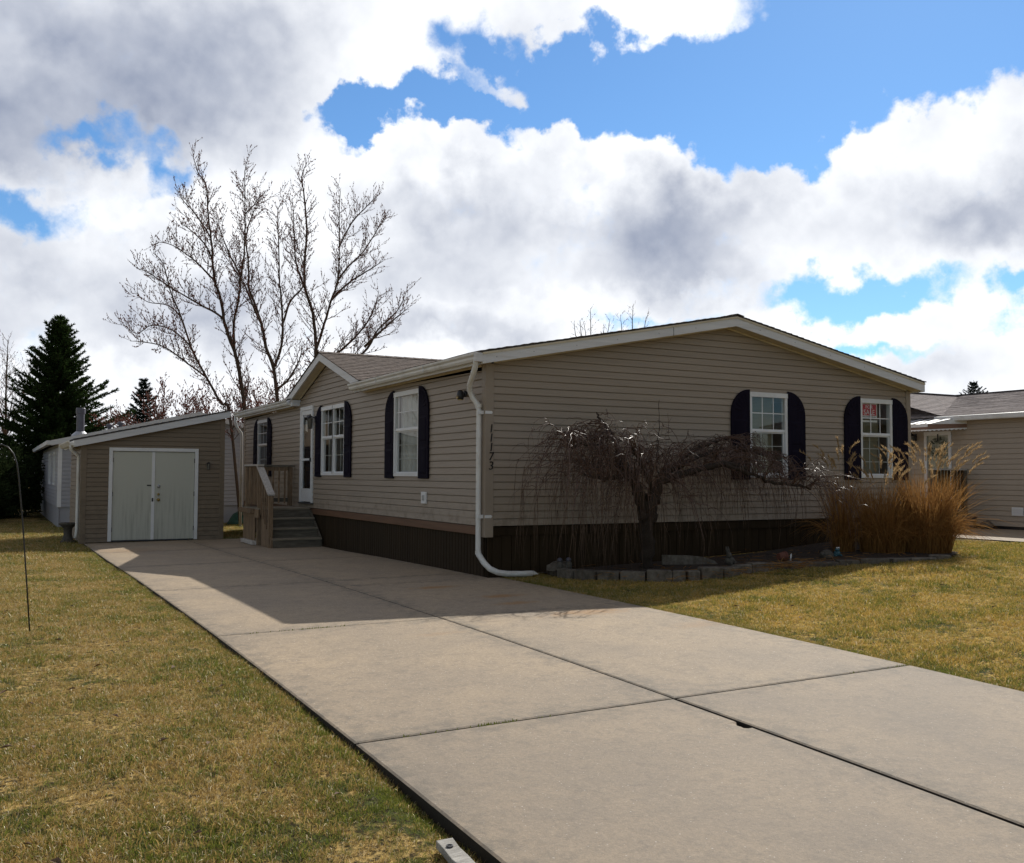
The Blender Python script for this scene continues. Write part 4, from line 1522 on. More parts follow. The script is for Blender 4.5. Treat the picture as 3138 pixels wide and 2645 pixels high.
m.beam((LX + .01, 8.36, .05), (LX + .01, 7.52, -.50), .036, .085)
m.build('stair_rail', 'wood_weathered', steps)
for k in range(5):
    y = 8.24 - k * .145
    t = (8.36 - y) / .88
    bx('baluster', 'wood_weathered', LX - .032, LX - .010, y - .018, y + .018, .05 - .58 * t, .80 - .55 * t)

# ------------------------------------------------------------------ shed
SX0, SX1, SY0, SY1 = -4.26, -1.25, 11.0, 14.2
SZ = -0.80
shed = thing('garden_shed', (-2.75, 11.0, SZ), 'tan sided lean-to shed with pale double doors at the end of the driveway', 'shed')
zl, zr = 1.335, 2.015


def shp(u, n, z):
    return (u, SY0 - n, z)


def shs(u, n, z):
    return (SX0 - n, u, z)


def shtop(z):
    if z <= zl:
        return (SX0, SX1)
    return (SX0 + (z - zl) / (zr - zl) * (SX1 - SX0), SX1)


DO = (-3.72, -1.825, SZ - .1, 1.275)
m = MB()
m.box(SX0, SX1, SY0 + .02, SY0 + .04, SZ, SZ + .05)
sfw = m.build('front_wall', 'shed_tan', shed)
siding(sfw, shp, [(SX0 + .09, SX1 - .09)], SZ, zr, [DO], 'shed_tan', shtop)
m = MB()
m.box(SX0 + .02, SX0 + .04, SY0, SY1, SZ, SZ + .05)
ssw = m.build('side_wall', 'shed_tan', shed)
siding(ssw, shs, [(SY0 + .09, SY1)], SZ, zl, [], 'shed_tan')
m = MB()
m.poly([(SX1 - .01, SY0 + .02, SZ), (SX1 - .01, SY1, SZ), (SX1 - .01, SY1, zr), (SX1 - .01, SY0 + .02, zr)])
m.poly([(SX0, SY1, SZ), (SX1, SY1, SZ), (SX1, SY1, zr), (SX0, SY1, zl)])
m.build('rear_wall', 'shed_tan', shed)
for (x0, x1, zt) in ((SX0 - .022, SX0 + .09, zl + .02), (SX1 - .09, SX1 + .012, zr - .02)):
    m = MB()
    m.box(x0, x1, SY0 - .024, SY0 + .02, SZ - .02, zt)
    if x0 < -3:
        m.box(SX0 - .024, SX0 + .0, SY0 + .021, SY0 + .10, SZ - .02, zt)
    m.build('corner_post', 'shed_tan', shed)
# roof
sr = (zr - zl) / (SX1 - SX0)
def srz(x):
    return zl + .14 + (x - SX0) * sr
rx0, rx1 = SX0 - .17, SX1 + .10
m = MB()
m.prism([(rx0, SY0 - .16, srz(rx0) - .02), (rx1, SY0 - .16, srz(rx1) - .02), (rx1, SY0 - .16, srz(rx1)), (rx0, SY0 - .16, srz(rx0))], (0, SY1 - SY0 + .3, 0))
sroof = m.build('roof', 'shingle_dark', shed)
m = MB()
shingles(m, (rx0 - .02, SY0 - .17, srz(rx0) + .001), (rx0 - .02, SY1 + .13, srz(rx0) + .001), (rx1, SY1 + .13, srz(rx1) + .001), (rx1, SY0 - .17, srz(rx1) + .001), 22, .012, 9, 14)
ob = m.build('shingle_courses', 'shingle_dark', sroof)
ob['kind'] = 'stuff'
m = MB()
m.prism([(rx0, SY0 - .15, srz(rx0) - .165), (rx1, SY0 - .15, srz(rx1) - .165), (rx1, SY0 - .15, srz(rx1) - .021), (rx0, SY0 - .15, srz(rx0) - .021)], (0, .03, 0))
m.build('rake_fascia', 'fascia_white', shed)
m = MB()
m.prism([(rx0 + .01, SY0 - .12, srz(rx0) - .15), (rx1, SY0 - .12, srz(rx1) - .15), (rx1, SY0 - .12, srz(rx1) - .14), (rx0 + .01, SY0 - .12, srz(rx0) - .14)], (0, .11, 0))
m.build('rake_soffit', 'soffit_cream', shed)
m = MB()
z1 = srz(rx0) - .025
m.prism([(rx0 + x, SY0 - .13, z1 + z) for x, z in ((0, 0), (0, -.11), (-.07, -.11), (-.09, -.07), (-.115, -.03), (-.118, 0), (-.1, 0), (-.09, -.05), (-.01, -.06), (-.01, 0))], (0, SY1 - SY0 + .2, 0))
m.build('gutter', 'gutter_white', shed)
m = MB()
m.box(rx0, rx0 + .02, SY0 - .118, SY1, srz(rx0) - .165, srz(rx0) - .03)
m.build('eave_fascia', 'fascia_white', shed)
m = MB()
m.tube([(rx0 - .06, SY0 + .02, z1 - .1), (rx0 - .05, SY0 + .06, z1 - .2), (SX0 - .06, SY0 + .16, z1 - .33), (SX0 - .06, SY0 + .18, z1 - .45), (SX0 - .06, SY0 + .18, SZ + .25), (SX0 - .09, SY0 + .12, SZ + .10)], .035, 8)
m.build('downspout', 'gutter_white', shed, smooth=True)
# door frame and leaves
a, b, c, d = -3.72, -1.825, SZ + .02, 1.275
m = MB()
m.box(a, a + .075, SY0 - .045, SY0 + .03, SZ + .015, d)
m.box(b - .075, b, SY0 - .045, SY0 + .03, SZ + .015, d)
m.box(a + .075, b - .075, SY0 - .045, SY0 + .03, d - .075, d)
m.build('door_frame', 'trim_white', shed, bevel=.004)
mid = (a + b) / 2
for (p, q, side) in ((a + .082, mid - .004, 0), (mid + .004, b - .082, 1)):
    m = MB()
    m.box(p, q, SY0 - .012, SY0 + .02, SZ + .035, d - .085)
    leaf = m.build('door_leaf', 'door_paint', shed, bevel=.003)
    hx = p - .003 if side == 0 else q + .003
    for z in (SZ + .22, SZ + 1.0, SZ + 1.75):
        m = MB()
        m.box(hx - .012, hx + .012, SY0 - .022, SY0 - .013, z, z + .10)
        m.build('hinge', 'metal_dark', leaf)
    if side == 0:
        m = MB()
        m.box(q - .05, q + .014, SY0 - .026, SY0 - .0125, SZ + .03, d - .087)
        m.build('astragal', 'trim_white', leaf)
        m = MB()
        m.box(q - .15, q - .06, SY0 - .03, SY0 - .0125, .43, .455)
        m.build('hasp', 'metal_black', leaf)
        m = MB()
        m.box(q - .045, q - .01, SY0 - .034, SY0 - .0265, .08, .16)
        m.build('latch_plate', 'metal_dark', leaf)
    else:
        for (z, r, mt) in ((.42, .035, 'steel'), (.24, .028, 'brass'), (.12, .036, 'brass')):
            m = MB()
            m.tube([(p + .09, SY0 - .0125, z), (p + .09, SY0 - .03, z)], r, 12)
            m.ball((p + .09, SY0 - .055, z), (r * .8, r * .8, r * .8))
            m.build('door_knob', mt, leaf, smooth=True)
m = MB()
m.box(a + .08, b - .08, SY0 - .03, SY0 + .03, SZ + .005, SZ + .034)
m.build('sill', 'metal_dark', shed)
lantern((-1.61, SY0 - .02, 0.92), .62, shed, (0, -1, 0))

# small concrete pedestal against the shed corner
m = MB()
m.org = Vector((-4.46, 11.75, lawn_z(-4.46, 11.75)))
m.lathe((-4.46, 11.75, lawn_z(-4.46, 11.75) - .01), [(.17, 0), (.16, .05), (.11, .08), (.085, .2), (.09, .33), (.15, .39), (.19, .42), (.19, .45), (.15, .46), (.13, .435)], 14)
tag(m.build('garden_pedestal', 'statue_grey', smooth=True), 'small grey concrete pedestal under the shed downspout', 'pedestal')

# ------------------------------------------------------------------ grey house behind the shed
GX0, GX1, GY0, GY1 = -4.32, 3.3, 18.4, 32.0
GZ = -0.85
gh = thing('grey_house', (-.5, 18.4, GZ), 'grey sided house with low gable and roof pipe behind the shed', 'house')
GPX = -.51
gt, gsl = 1.56, .235


def ghp(u, n, z):
    return (u, GY0 - n, z)


def ghs(u, n, z):
    return (GX0 - n, u, z)


def ghtop(z):
    if z <= gt:
        return (GX0, GX1)
    d_ = (z - gt) / gsl
    return (GX0 + d_, GX1 - d_)


m = MB()
m.box(GX0 + .05, GX1 - .05, GY0 + .03, GY0 + .05, GZ, GZ + .62)
m.build('skirting', 'vinyl_grey', gh)
m = MB()
m.box(GX0, GX1, GY0 + .02, GY0 + .04, -.3, -.2)
gfw = m.build('gable_wall', 'vinyl_grey', gh)
siding(gfw, ghp, [(GX0 + .08, GX1)], -.25, gt + gsl * (GX1 - GX0) / 2, [], 'vinyl_grey', ghtop, e=.1143)
m = MB()
m.box(GX0 + .02, GX0 + .04, GY0, GY1, GZ, -.2)
gsw = m.build('side_wall', 'vinyl_grey', gh)
gwins = [(20.0, 20.9, .35, 1.35), (22.4, 23.6, .35, 1.35)]
siding(gsw, ghs, [(GY0 + .08, GY1)], -.25, gt, gwins, 'vinyl_grey', e=.1143)
for (a, b, c, d) in gwins:
    m = MB()
    for (p, q, r, s) in ((a, b, c, c + .06), (a, b, d - .06, d), (a, a + .06, c + .06, d - .06), (b - .06, b, c + .06, d - .06), ((a + b) / 2 - .02, (a + b) / 2 + .02, c + .06, d - .06)):
        m.box(GX0 - .03, GX0 + .02, p, q, r, s)
    wv = m.build('window', 'trim_white', gh)
    m = MB()
    m.box(GX0 + .0, GX0 + .006, a + .06, b - .06, c + .06, d - .06)
    m.build('window_pane', 'window_glass', wv)
m = MB()
m.box(GX0 - .02, GX0 + .08, GY0 - .02, GY0 + .08, -.26, gt)
m.build('corner_post', 'trim_white', gh)
m = MB()
m.poly([(GX1, GY0, GZ), (GX1, GY1, GZ), (GX1, GY1, gt), (GX1, GY0, gt)])
m.poly([(GX0, GY1, GZ), (GX1, GY1, GZ), (GX1, GY1, gt), (GX0, GY1, gt)])
m.build('rear_wall', 'vinyl_grey', gh)
def grz(x):
    return gt + .13 + gsl * min(x - GX0, GX1 - x)
m = MB()
for xe in (GX0 - .22, GX1 + .22):
    m.prism([(xe, GY0 - .2, grz(xe) - .02), (GPX, GY0 - .2, grz(GPX) - .02), (GPX, GY0 - .2, grz(GPX)), (xe, GY0 - .2, grz(xe))], (0, GY1 - GY0 + .4, 0))
groof = m.build('roof', 'shingle_grey', gh)
for xe in (GX0 - .22, GX1 + .22):
    m = MB()
    m.prism([(xe, GY0 - .21, grz(xe) - .15), (GPX, GY0 - .21, grz(GPX) - .15), (GPX, GY0 - .21, grz(GPX) - .003), (xe, GY0 - .21, grz(xe) - .003)], (0, .03, 0))
    m.build('rake_fascia', 'fascia_white', gh)
m = MB()
m.box(GX0 - .33, GX0 - .22, GY0 - .2, GY1, grz(GX0 - .22) - .13, grz(GX0 - .22) - .01)
m.build('gutter', 'fascia_white', gh)
# flue with storm collar, two vents
fx, fy = -3.63, 20.5
m = MB()
m.lathe((fx, fy, grz(fx) - .1), [(.15, 0), (.13, .22), (.115, .24), (.115, .78), (.14, .80), (.14, .95), (.12, .97)], 14)
fl_ = m.build('flue_pipe', 'pipe_grey', groof, smooth=False)
m = MB()
m.lathe((fx, fy, grz(fx) - .02), [(.26, 0), (.24, .06), (.13, .16)], 14)
m.build('storm_collar', 'steel', fl_)
for (vx, vy) in ((-2.85, 20.0), (-2.55, 19.9)):
    m = MB()
    m.lathe((vx, vy, grz(vx) - .05), [(.06, 0), (.06, .14), (.10, .15), (.10, .21), (.05, .25)], 10)
    m.build('roof_vent', 'pipe_grey', groof)

# covered heap beside the grey house
m = MB()
m.org = Vector((0.9, 17.6, lawn_z(.9, 17.6)))
rr = random.Random(3)
prof = [(.75, -.02), (.72, .12), (.6, .26), (.42, .36), (.2, .44), (.03, .47)]
m.lathe((1.0, 17.6, lawn_z(1, 17.6)), prof, 14)
m.v = [(x + rr.uniform(-.05, .05), y + rr.uniform(-.05, .05), z + rr.uniform(-.03, .03)) for x, y, z in m.v]
tag(m.build('covered_heap', 'tarp_green', smooth=True), 'dark green tarp heap against the grey house skirting', 'tarp')

# ------------------------------------------------------------------ beige house on the right
BX = 13.7
BY0, BY1 = -9.0, 12.0
BZ = -0.43
bh = thing('beige_house', (BX, 2.0, BZ), 'beige sided house with pinkish shingles and striped awning on the right', 'house')


def bsp(u, n, z):
    return (BX - n, u, z)


BD = (3.02, 3.75, -.05, 1.78)
m = MB()
m.box(BX + .02, BX + .04, BY0, BY1, BZ, BZ + .06)
bwall = m.build('side_wall', 'vinyl_beige', bh)
siding(bwall, bsp, [(BY0, BY1)], BZ + .06, 2.06, [BD], 'vinyl_beige', e=.1143)
m = MB()
m.box(BX + .01, BX + .03, BY0, BY1, BZ - .05, BZ + .055)
m.build('foundation_strip', 'metal_black', bh)
m = MB()
m.poly([(BX, BY0, BZ), (BX + 8.6, BY0, BZ), (BX + 8.6, BY0, 2.06), (BX + 4.3, BY0, 2.9), (BX, BY0, 2.06)])
m.poly([(BX, BY1, BZ), (BX + 8.6, BY1, BZ), (BX + 8.6, BY1, 2.06), (BX + 4.3, BY1, 2.9), (BX, BY1, 2.06)])
m.poly([(BX + 8.6, BY0, BZ), (BX + 8.6, BY1, BZ), (BX + 8.6, BY1, 2.06), (BX + 8.6, BY0, 2.06)])
m.build('end_walls', 'vinyl_beige', bh)
def brz(x):
    return 2.06 + .10 + .195 * (min(x, 2 * BX + 8.6 - x) - BX)
m = MB()
xa, xb = BX - .2, BX + 4.3
m.prism([(xa, BY0 - .2, brz(xa) - .02), (xb, BY0 - .2, brz(xb) - .02), (xb, BY0 - .2, brz(xb)), (xa, BY0 - .2, brz(xa))], (0, BY1 - BY0 + .4, 0))
xc = BX + 8.8
m.prism([(xc, BY0 - .2, brz(xc) - .02), (xb, BY0 - .2, brz(xb) - .02), (xb, BY0 - .2, brz(xb)), (xc, BY0 - .2, brz(xc))], (0, BY1 - BY0 + .4, 0))
broof = m.build('roof', 'shingle_grey', bh)
m = MB()
shingles(m, (xa - .02, BY0 - .2, brz(xa) + .001), (xa - .02, BY1 + .2, brz(xa) + .001), (xb, BY1 + .2, brz(xb) + .001), (xb, BY0 - .2, brz(xb) + .001), 32, .014, 21, 60)
ob = m.build('shingle_courses', 'shingle_grey', broof)
ob['kind'] = 'stuff'
m = MB()
m.box(xb - .12, xb + .12, BY0 - .2, BY1 + .2, brz(xb) + .004, brz(xb) + .03)
m.build('ridge_cap', 'shingle_dark', broof)
# its own cross gable
by, bhf = 5.9, 2.7
bap = 2.16 + .30 * bhf
xr2 = BX + (bap - 2.16) / .195
m = MB()
for s in (-1, 1):
    m.poly([(BX - .22, by + s * bhf, 2.15), (BX - .03, by + s * bhf, 2.15), (xr2 + .2, by, bap), (BX - .22, by, bap)])
bd2 = m.build('dormer_roof', 'shingle_grey', bh)
m = MB()
for s in (-1, 1):
    for k in range(16):
        a, b = k / 16, min(1, (k + 1.1) / 16)
        za, zb = 2.15 + (bap - 2.15) * a, 2.15 + (bap - 2.15) * b
        ya, yb2 = by + s * bhf * (1 - a), by + s * bhf * (1 - b)
        x1, x2 = BX + (za - 2.16) / .195 + .06, BX + (zb - 2.16) / .195 + .06
        m.poly([(BX - .24, ya, za + .016), (x1, ya, za + .016), (x2, yb2, zb + .003), (BX - .24, yb2, zb + .003)])
        m.poly([(BX - .24, ya, za), (x1, ya, za), (x1, ya, za + .016), (BX - .24, ya, za + .016)])
ob = m.build('shingle_courses', 'shingle_grey', bd2)
ob['kind'] = 'stuff'
m = MB()
m.box(BX - .25, xr2 + .1, by - .1, by + .1, bap + .004, bap + .028)
m.build('ridge_cap', 'shingle_dark', bd2)
m = MB()
m.box(BX - .32, BX - .2, BY0, 3.25, brz(xa) - .13, brz(xa) - .01)
m.build('gutter', 'gutter_white', bh, bevel=.02)
m = MB()
m.box(BX - .2, BX, BY0, 3.4, 2.035, 2.05)
m.build('eave_soffit', 'soffit_cream', bh)
# storm door
a, b, c, d = BD
m = MB()
for (p, q, r, s) in ((a, a + .07, c, d), (b - .07, b, c, d), (a + .07, b - .07, d - .09, d), (a + .07, b - .07, c, c + .25)):
    m.box(BX - .035, BX + .02, p, q, r, s)
bdo = m.build('entry_door', 'trim_white', bh)
m = MB()
m.box(BX + .0, BX + .006, a + .07, b - .07, c + .25, d - .09)
m.build('door_glass', 'window_glass', bdo)
m = MB()
m.box(BX + .010, BX + .02, a, b, c, d)
m.build('inner_door', 'door_paint', bdo)
lantern((BX - .02, 4.02, 1.66), 1.15, bh, (-1, 0, 0))
m = MB()
m.box(BX - .035, BX - .016, 1.27, 1.53, -.135, .05)
vb = m.build('foundation_vent', 'trim_white', bh)
for k in range(5):
    m = MB()
    m.box(BX - .042, BX - .0355, 1.29, 1.51, -.12 + k * .033, -.105 + k * .033)
    m.build('vent_louvre', 'fascia_white', vb)
# awning over that door
aw_ = thing('door_awning', (BX, 3.4, 1.77), 'white and brown striped metal awning with scalloped edge', 'awning')
ya, yb2 = 2.60, 4.9
x0, x1 = BX - .02, BX - .95
m = MB()
ns = 16
for k in range(ns):
    p, q = ya + (yb2 - ya) * k / ns, ya + (yb2 - ya) * (k + 1) / ns
    h = .014 if k % 2 else 0
    def xw_(y):
        return min(1.0, max(0.0, (y - ya) / .32))
    m.poly([(x0, p, 2.10 + h), (x0, q, 2.10 + h), (x0 + (x1 - x0) * xw_(q), q, 2.10 - .19 * xw_(q) + h), (x0 + (x1 - x0) * xw_(p), p, 2.10 - .19 * xw_(p) + h)])
m.build('awning_top', 'awning_white', aw_)
m = MB()
m.poly([(x0, ya, 2.10), (x0 + .001, ya - .0, 1.93), (x1, ya + .32, 1.91)])
m.box(x1 - .01, x1, ya + .32, yb2, 1.845, 1.915)
m.build('awning_band', 'awning_white', aw_)
m = MB()
m.box(x1 - .004, x1 + .004, ya + .32, yb2, 1.79, 1.844)
m.hull8([(x0, ya, 1.845), (x1, ya + .318, 1.79), (x1 + .006, ya + .32, 1.79), (x0 + .006, ya + .004, 1.845), (x0, ya, 1.925), (x1, ya + .318, 1.90), (x1 + .006, ya + .32, 1.90), (x0 + .006, ya + .004, 1.925)])
m.build('awning_stripe', 'awning_brown', aw_)
m = MB()
for k in range(20):
    p = ya + .32 + k * (yb2 - ya - .32) / 20
    w = (yb2 - ya - .32) / 20
    m.poly([(x1, p, 1.79), (x1, p + w, 1.79)] + [(x1, p + w / 2 + w / 2 * math.cos(t), 1.775 - .022 * math.sin(t)) for t in (0, .6, 1.2, 1.57, 1.95, 2.55, 3.14)])
for k in range(9):
    s0, s1 = k / 9, (k + 1) / 9
    P0 = Vector((x0, ya, 1.842)).lerp(Vector((x1, ya + .318, 1.788)), s0)
    P1 = Vector((x0, ya, 1.842)).lerp(Vector((x1, ya + .318, 1.788)), s1)
    mid_ = (P0 + P1) / 2
    m.poly([P0, P1, P1 + Vector((0, 0, -.02)), mid_ + Vector((0, 0, -.045)), P0 + Vector((0, 0, -.02))])
m.build('scallop', 'awning_white', aw_)
# wreath hanging on the door
wr = thing('door_wreath', (BX - .07, 3.36, 1.30), 'dark bushy wreath hung on the beige house door', 'wreath')
m = MB()
rr = random.Random(8)
for k in range(220):
    t = rr.uniform(0, 2 * math.pi)
    rad = .17 + rr.gauss(0, .03)
    c_ = Vector((BX - .07 + rr.uniform(-.04, .03), 3.36 + rad * math.cos(t), 1.40 + rad * 1.15 * math.sin(t)))
    dv = Vector((rr.gauss(0, 1), rr.gauss(0, 1), rr.gauss(0, 1))).normalized() * .05
    sv = dv.orthogonal().normalized() * .014
    m.poly([c_ - sv, c_ + sv, c_ + dv])
m.build('foliage', 'wreath', wr)
m = MB()
m.beam((BX - .045, 3.36, 1.56), (BX - .045, 3.36, 1.72), .03, .008, (1, 0, 0))
m.build('hanger', 'metal_black', wr)
# dark steps with a rail, tub and rock by the wall
ds = thing('entry_steps', (BX - .6, 3.4, BZ), 'dark brown wooden steps with white rail at the beige house', 'steps')
for k, (xa_, z) in enumerate(((BX - 1.3, -.28), (BX - 1.05, -.16), (BX - .8, -.05))):
    m = MB()
    m.box(xa_, BX - .05, 2.60, 4.6, z - .04, z)
    m.build('tread', 'wood_step', ds)
    m = MB()
    m.box(xa_ + .02, xa_ + .05, 2.62, 4.58, BZ, z - .041)
    m.build('riser', 'skirt_brown', ds)
for (x, y) in ((BX - 1.2, 2.62), (BX - .12, 2.62)):
    m = MB()
    m.box(x - .045, x + .045, y - .045, y + .045, BZ, .86)
    m.build('post', 'wood_step', ds)
m = MB()
m.box(BX - 1.25, BX - .07, 2.57, 2.67, .862, .90)
m.build('hand_rail', 'wood_rail', ds)
for k in range(9):
    x = BX - 1.08 + k * .11
    m = MB()
    m.box(x - .02, x + .02, 2.60, 2.64, -.02, .86)
    m.build('baluster', 'skirt_brown', ds)
m = MB()
m.org = Vector((BX - .5, 2.28, zg(BX, 2.3)))
m.lathe((BX - .5, 2.28, zg(BX - .5, 2.28)), [(.13, 0), (.17, .02), (.19, .24), (.21, .25), (.21, .27), (.18, .27), (.16, .2)], 14)
tag(m.build('planter_tub', 'metal_dark', smooth=False), 'dark round tub at the foot of the beige house steps', 'planter')
m = MB()
m.org = Vector((BX - .35, 1.92, zg(BX, 1.9)))
m.ball((BX - .35, 1.92, zg(BX, 1.9) + .08), (.12, .15, .10), 9, 6)
rr = random.Random(2)
m.v = [(x + rr.uniform(-.015, .015), y + rr.uniform(-.015, .015), z + rr.uniform(-.015, .015)) for x, y, z in m.v]
tag(m.build('garden_rock', 'stone_block'), 'rounded mottled rock against the beige house wall', 'rock')
TREE_A = [[[0.74, 17.6, 2.238], [0.689, 17.588, 2.742], [0.519, 17.576, 3.795], [0.357, 17.563, 4.391], [0.2, 17.551, 4.782], [0.015, 17.539, 5.371], [-0.097, 17.527, 6.014], [-0.278, 17.515, 6.498], [-0.34, 17.503, 7.092], [-0.403, 17.49, 7.736], [-0.517, 17.478, 8.575], [-0.581, 17.466, 9.318], [-0.831, 17.454, 9.679], [-1.111, 17.442, 10.533]], [[0.387, 17.7, 4.408], [0.304, 17.504, 5.289], [0.398, 17.309, 5.924], [0.416, 17.113, 6.647], [0.456, 16.917, 7.466], [0.42, 16.722, 8.418], [0.335, 16.526, 9.353], [0.327, 16.33, 10.04]], [[0.048, 17.7, 5.397], [-0.29, 17.613, 5.583], [-0.647, 17.527, 5.713], [-1.472, 17.44, 6.117], [-2.043, 17.354, 6.435], [-2.911, 17.267, 6.758]], [[-0.242, 17.7, 6.534], [-0.594, 17.399, 6.744], [-0.937, 17.098, 6.945], [-1.595, 16.797, 7.246], [-2.443, 16.496, 7.269]], [[-0.302, 17.7, 7.135], [-0.645, 17.204, 7.495], [-1.114, 16.709, 7.721], [-1.744, 16.213, 7.908]], [[-0.363, 17.7, 7.787], [-0.786, 17.562, 8.357], [-1.198, 17.423, 8.716], [-1.652, 17.285, 9.306]], [[0.545, 17.7, 6.768], [0.323, 18.112, 7.39], [0.092, 18.525, 8.18], [-0.049, 18.937, 9.314]], [[0.638, 17.7, 8.684], [1.062, 18.131, 9.214], [1.418, 18.561, 9.911]]]
TREE_B = [[[1.893, 18.2, 2.51], [1.835, 18.216, 3.087], [1.719, 18.232, 4.028], [1.477, 18.248, 4.698], [1.34, 18.264, 5.374], [1.098, 18.28, 6.091], [0.913, 18.295, 6.549], [0.905, 18.311, 7.286], [0.817, 18.327, 8.121], [1.014, 18.343, 8.89], [1.471, 18.359, 10.026]], [[1.762, 18.3, 4.09], [1.926, 18.159, 4.719], [1.93, 18.017, 5.439], [1.827, 17.876, 6.251], [1.73, 17.734, 6.741], [1.651, 17.593, 7.75], [1.572, 17.452, 8.751], [1.732, 17.31, 9.363]], [[2.005, 18.3, 5.484], [2.261, 18.303, 6.254], [2.634, 18.307, 6.72], [2.682, 18.31, 7.211], [2.454, 18.314, 7.996], [2.174, 18.317, 8.717]], [[1.348, 18.3, 5.379], [1.006, 18.096, 5.949], [0.694, 17.893, 6.509], [0.238, 17.689, 7.092], [-0.015, 17.485, 7.834]], [[1.8, 18.3, 3.354], [2.089, 17.918, 3.652], [2.342, 17.535, 4.257], [2.328, 17.153, 4.886]]]
TREE_C = [[[3.152, 18.6, 3.44], [3.177, 18.574, 4.199], [3.173, 18.547, 4.74], [3.037, 18.521, 5.924], [2.77, 18.495, 6.711], [2.723, 18.469, 7.517], [2.782, 18.442, 8.608], [2.676, 18.416, 9.678], [2.577, 18.39, 10.312], [2.859, 18.364, 11.226]], [[3.219, 18.7, 4.761], [3.434, 18.531, 5.631], [3.594, 18.362, 6.385], [3.755, 18.193, 7.029], [3.742, 18.024, 8.088], [3.669, 17.855, 9.404], [3.685, 17.686, 10.288]], [[3.919, 18.7, 7.137], [4.364, 19.017, 7.691], [5.057, 19.334, 8.404], [5.769, 19.651, 9.496], [6.255, 19.968, 10.352]], [[3.962, 18.7, 8.256], [4.462, 19.018, 9.178], [5.159, 19.335, 9.981], [5.879, 19.653, 10.754]], [[3.336, 18.7, 4.331], [4.137, 18.92, 4.847], [5.02, 19.141, 5.728], [5.451, 19.361, 6.484], [5.826, 19.581, 7.605]], [[3.452, 18.7, 4.063], [4.892, 18.915, 4.784], [5.496, 19.131, 5.649], [6.304, 19.346, 6.44], [7.006, 19.561, 7.783]], [[4.872, 18.7, 4.983], [5.603, 18.159, 5.808], [6.45, 17.619, 6.584]], [[3.701, 18.7, 6.449], [4.186, 18.464, 7.01], [4.904, 18.228, 7.543], [5.632, 17.992, 8.081]], [[2.829, 18.7, 6.752], [2.544, 18.802, 7.562], [2.5, 18.904, 8.676], [2.389, 19.006, 10.619]]]
TREE_D = [[[0.166, 17.2, 2.5], [-0.077, 17.22, 2.789], [-0.517, 17.24, 3.558], [-0.955, 17.26, 4.417], [-1.248, 17.28, 5.279], [-1.536, 17.299, 5.94], [-1.781, 17.319, 6.797], [-2.29, 17.339, 7.326]], [[-0.948, 17.3, 4.422], [-1.429, 17.559, 4.911], [-1.996, 17.817, 5.049], [-2.371, 18.076, 4.809], [-3.083, 18.335, 5.377]], [[-1.245, 17.3, 5.282], [-1.566, 17.672, 5.654], [-2.073, 18.044, 5.766], [-2.591, 18.416, 6.225]], [[-0.506, 17.3, 3.564], [-1.092, 16.944, 3.888], [-1.793, 16.589, 4.282], [-2.415, 16.233, 4.336], [-3.051, 15.877, 4.293]]]
WEEP = [[[2.016, -0.95, -0.623], [2.003, -0.95, -0.28], [1.991, -0.95, 0.063], [1.997, -0.95, 0.256]], [[1.997, -0.95, 0.235], [1.828, -1.012, 0.431], [1.705, -1.075, 0.665], [1.469, -1.137, 0.832], [1.176, -1.2, 0.901]], [[1.997, -0.95, 0.235], [2.15, -0.988, 0.428], [2.19, -1.025, 0.666], [2.364, -1.062, 0.797], [2.608, -1.1, 0.886]], [[1.759, -1.0, 0.665], [1.644, -0.925, 0.942], [1.541, -0.85, 1.22], [1.411, -0.775, 1.434], [1.333, -0.7, 1.564]], [[2.209, -1.0, 0.623], [2.423, -1.125, 0.711], [2.734, -1.25, 0.799], [3.047, -1.375, 0.866], [3.334, -1.5, 0.802]], [[2.982, -1.45, 0.865], [3.413, -1.537, 0.715], [3.737, -1.625, 0.607], [4.065, -1.713, 0.586], [4.246, -1.8, 0.499]], [[2.209, -1.0, 0.623], [2.189, -0.938, 0.883], [2.265, -0.875, 1.17], [2.34, -0.812, 1.394], [2.375, -0.75, 1.777]], [[1.759, -1.0, 0.665], [1.375, -1.2, 0.685], [0.944, -1.4, 0.664], [0.577, -1.6, 0.703]], [[2.413, -1.0, 0.798], [2.91, -0.867, 1.071], [3.457, -0.733, 1.221], [4.029, -0.6, 1.285]], [[1.495, -1.1, 0.832], [1.104, -1.233, 1.053], [0.727, -1.367, 1.104], [0.409, -1.5, 1.035]], [[1.981, -1.0, 0.301], [1.837, -1.267, 0.582], [1.489, -1.533, 0.87], [1.15, -1.8, 1.061]], [[2.648, -1.05, 0.887], [3.197, -0.867, 1.03], [3.891, -0.683, 1.091], [4.623, -0.5, 1.01]]]

# ------------------------------------------------------------------ border of split-face blocks
border = thing('garden_border', (2.2, -2.05, zg(2.2, -2.05)), 'curved low border of grey split stone blocks around the planting bed', 'border')
pts = [Vector((x, y)) for x, y in EDGE]
cum = [0.0]
for a, b in zip(pts[:-1], pts[1:]):
    cum.append(cum[-1] + (b - a).length)


def along(s):
    for k in range(len(cum) - 1):
        if s <= cum[k + 1]:
            t = (s - cum[k]) / (cum[k + 1] - cum[k])
            return pts[k].lerp(pts[k + 1], t), (pts[k + 1] - pts[k]).normalized()
    return pts[-1], (pts[-1] - pts[-2]).normalized()


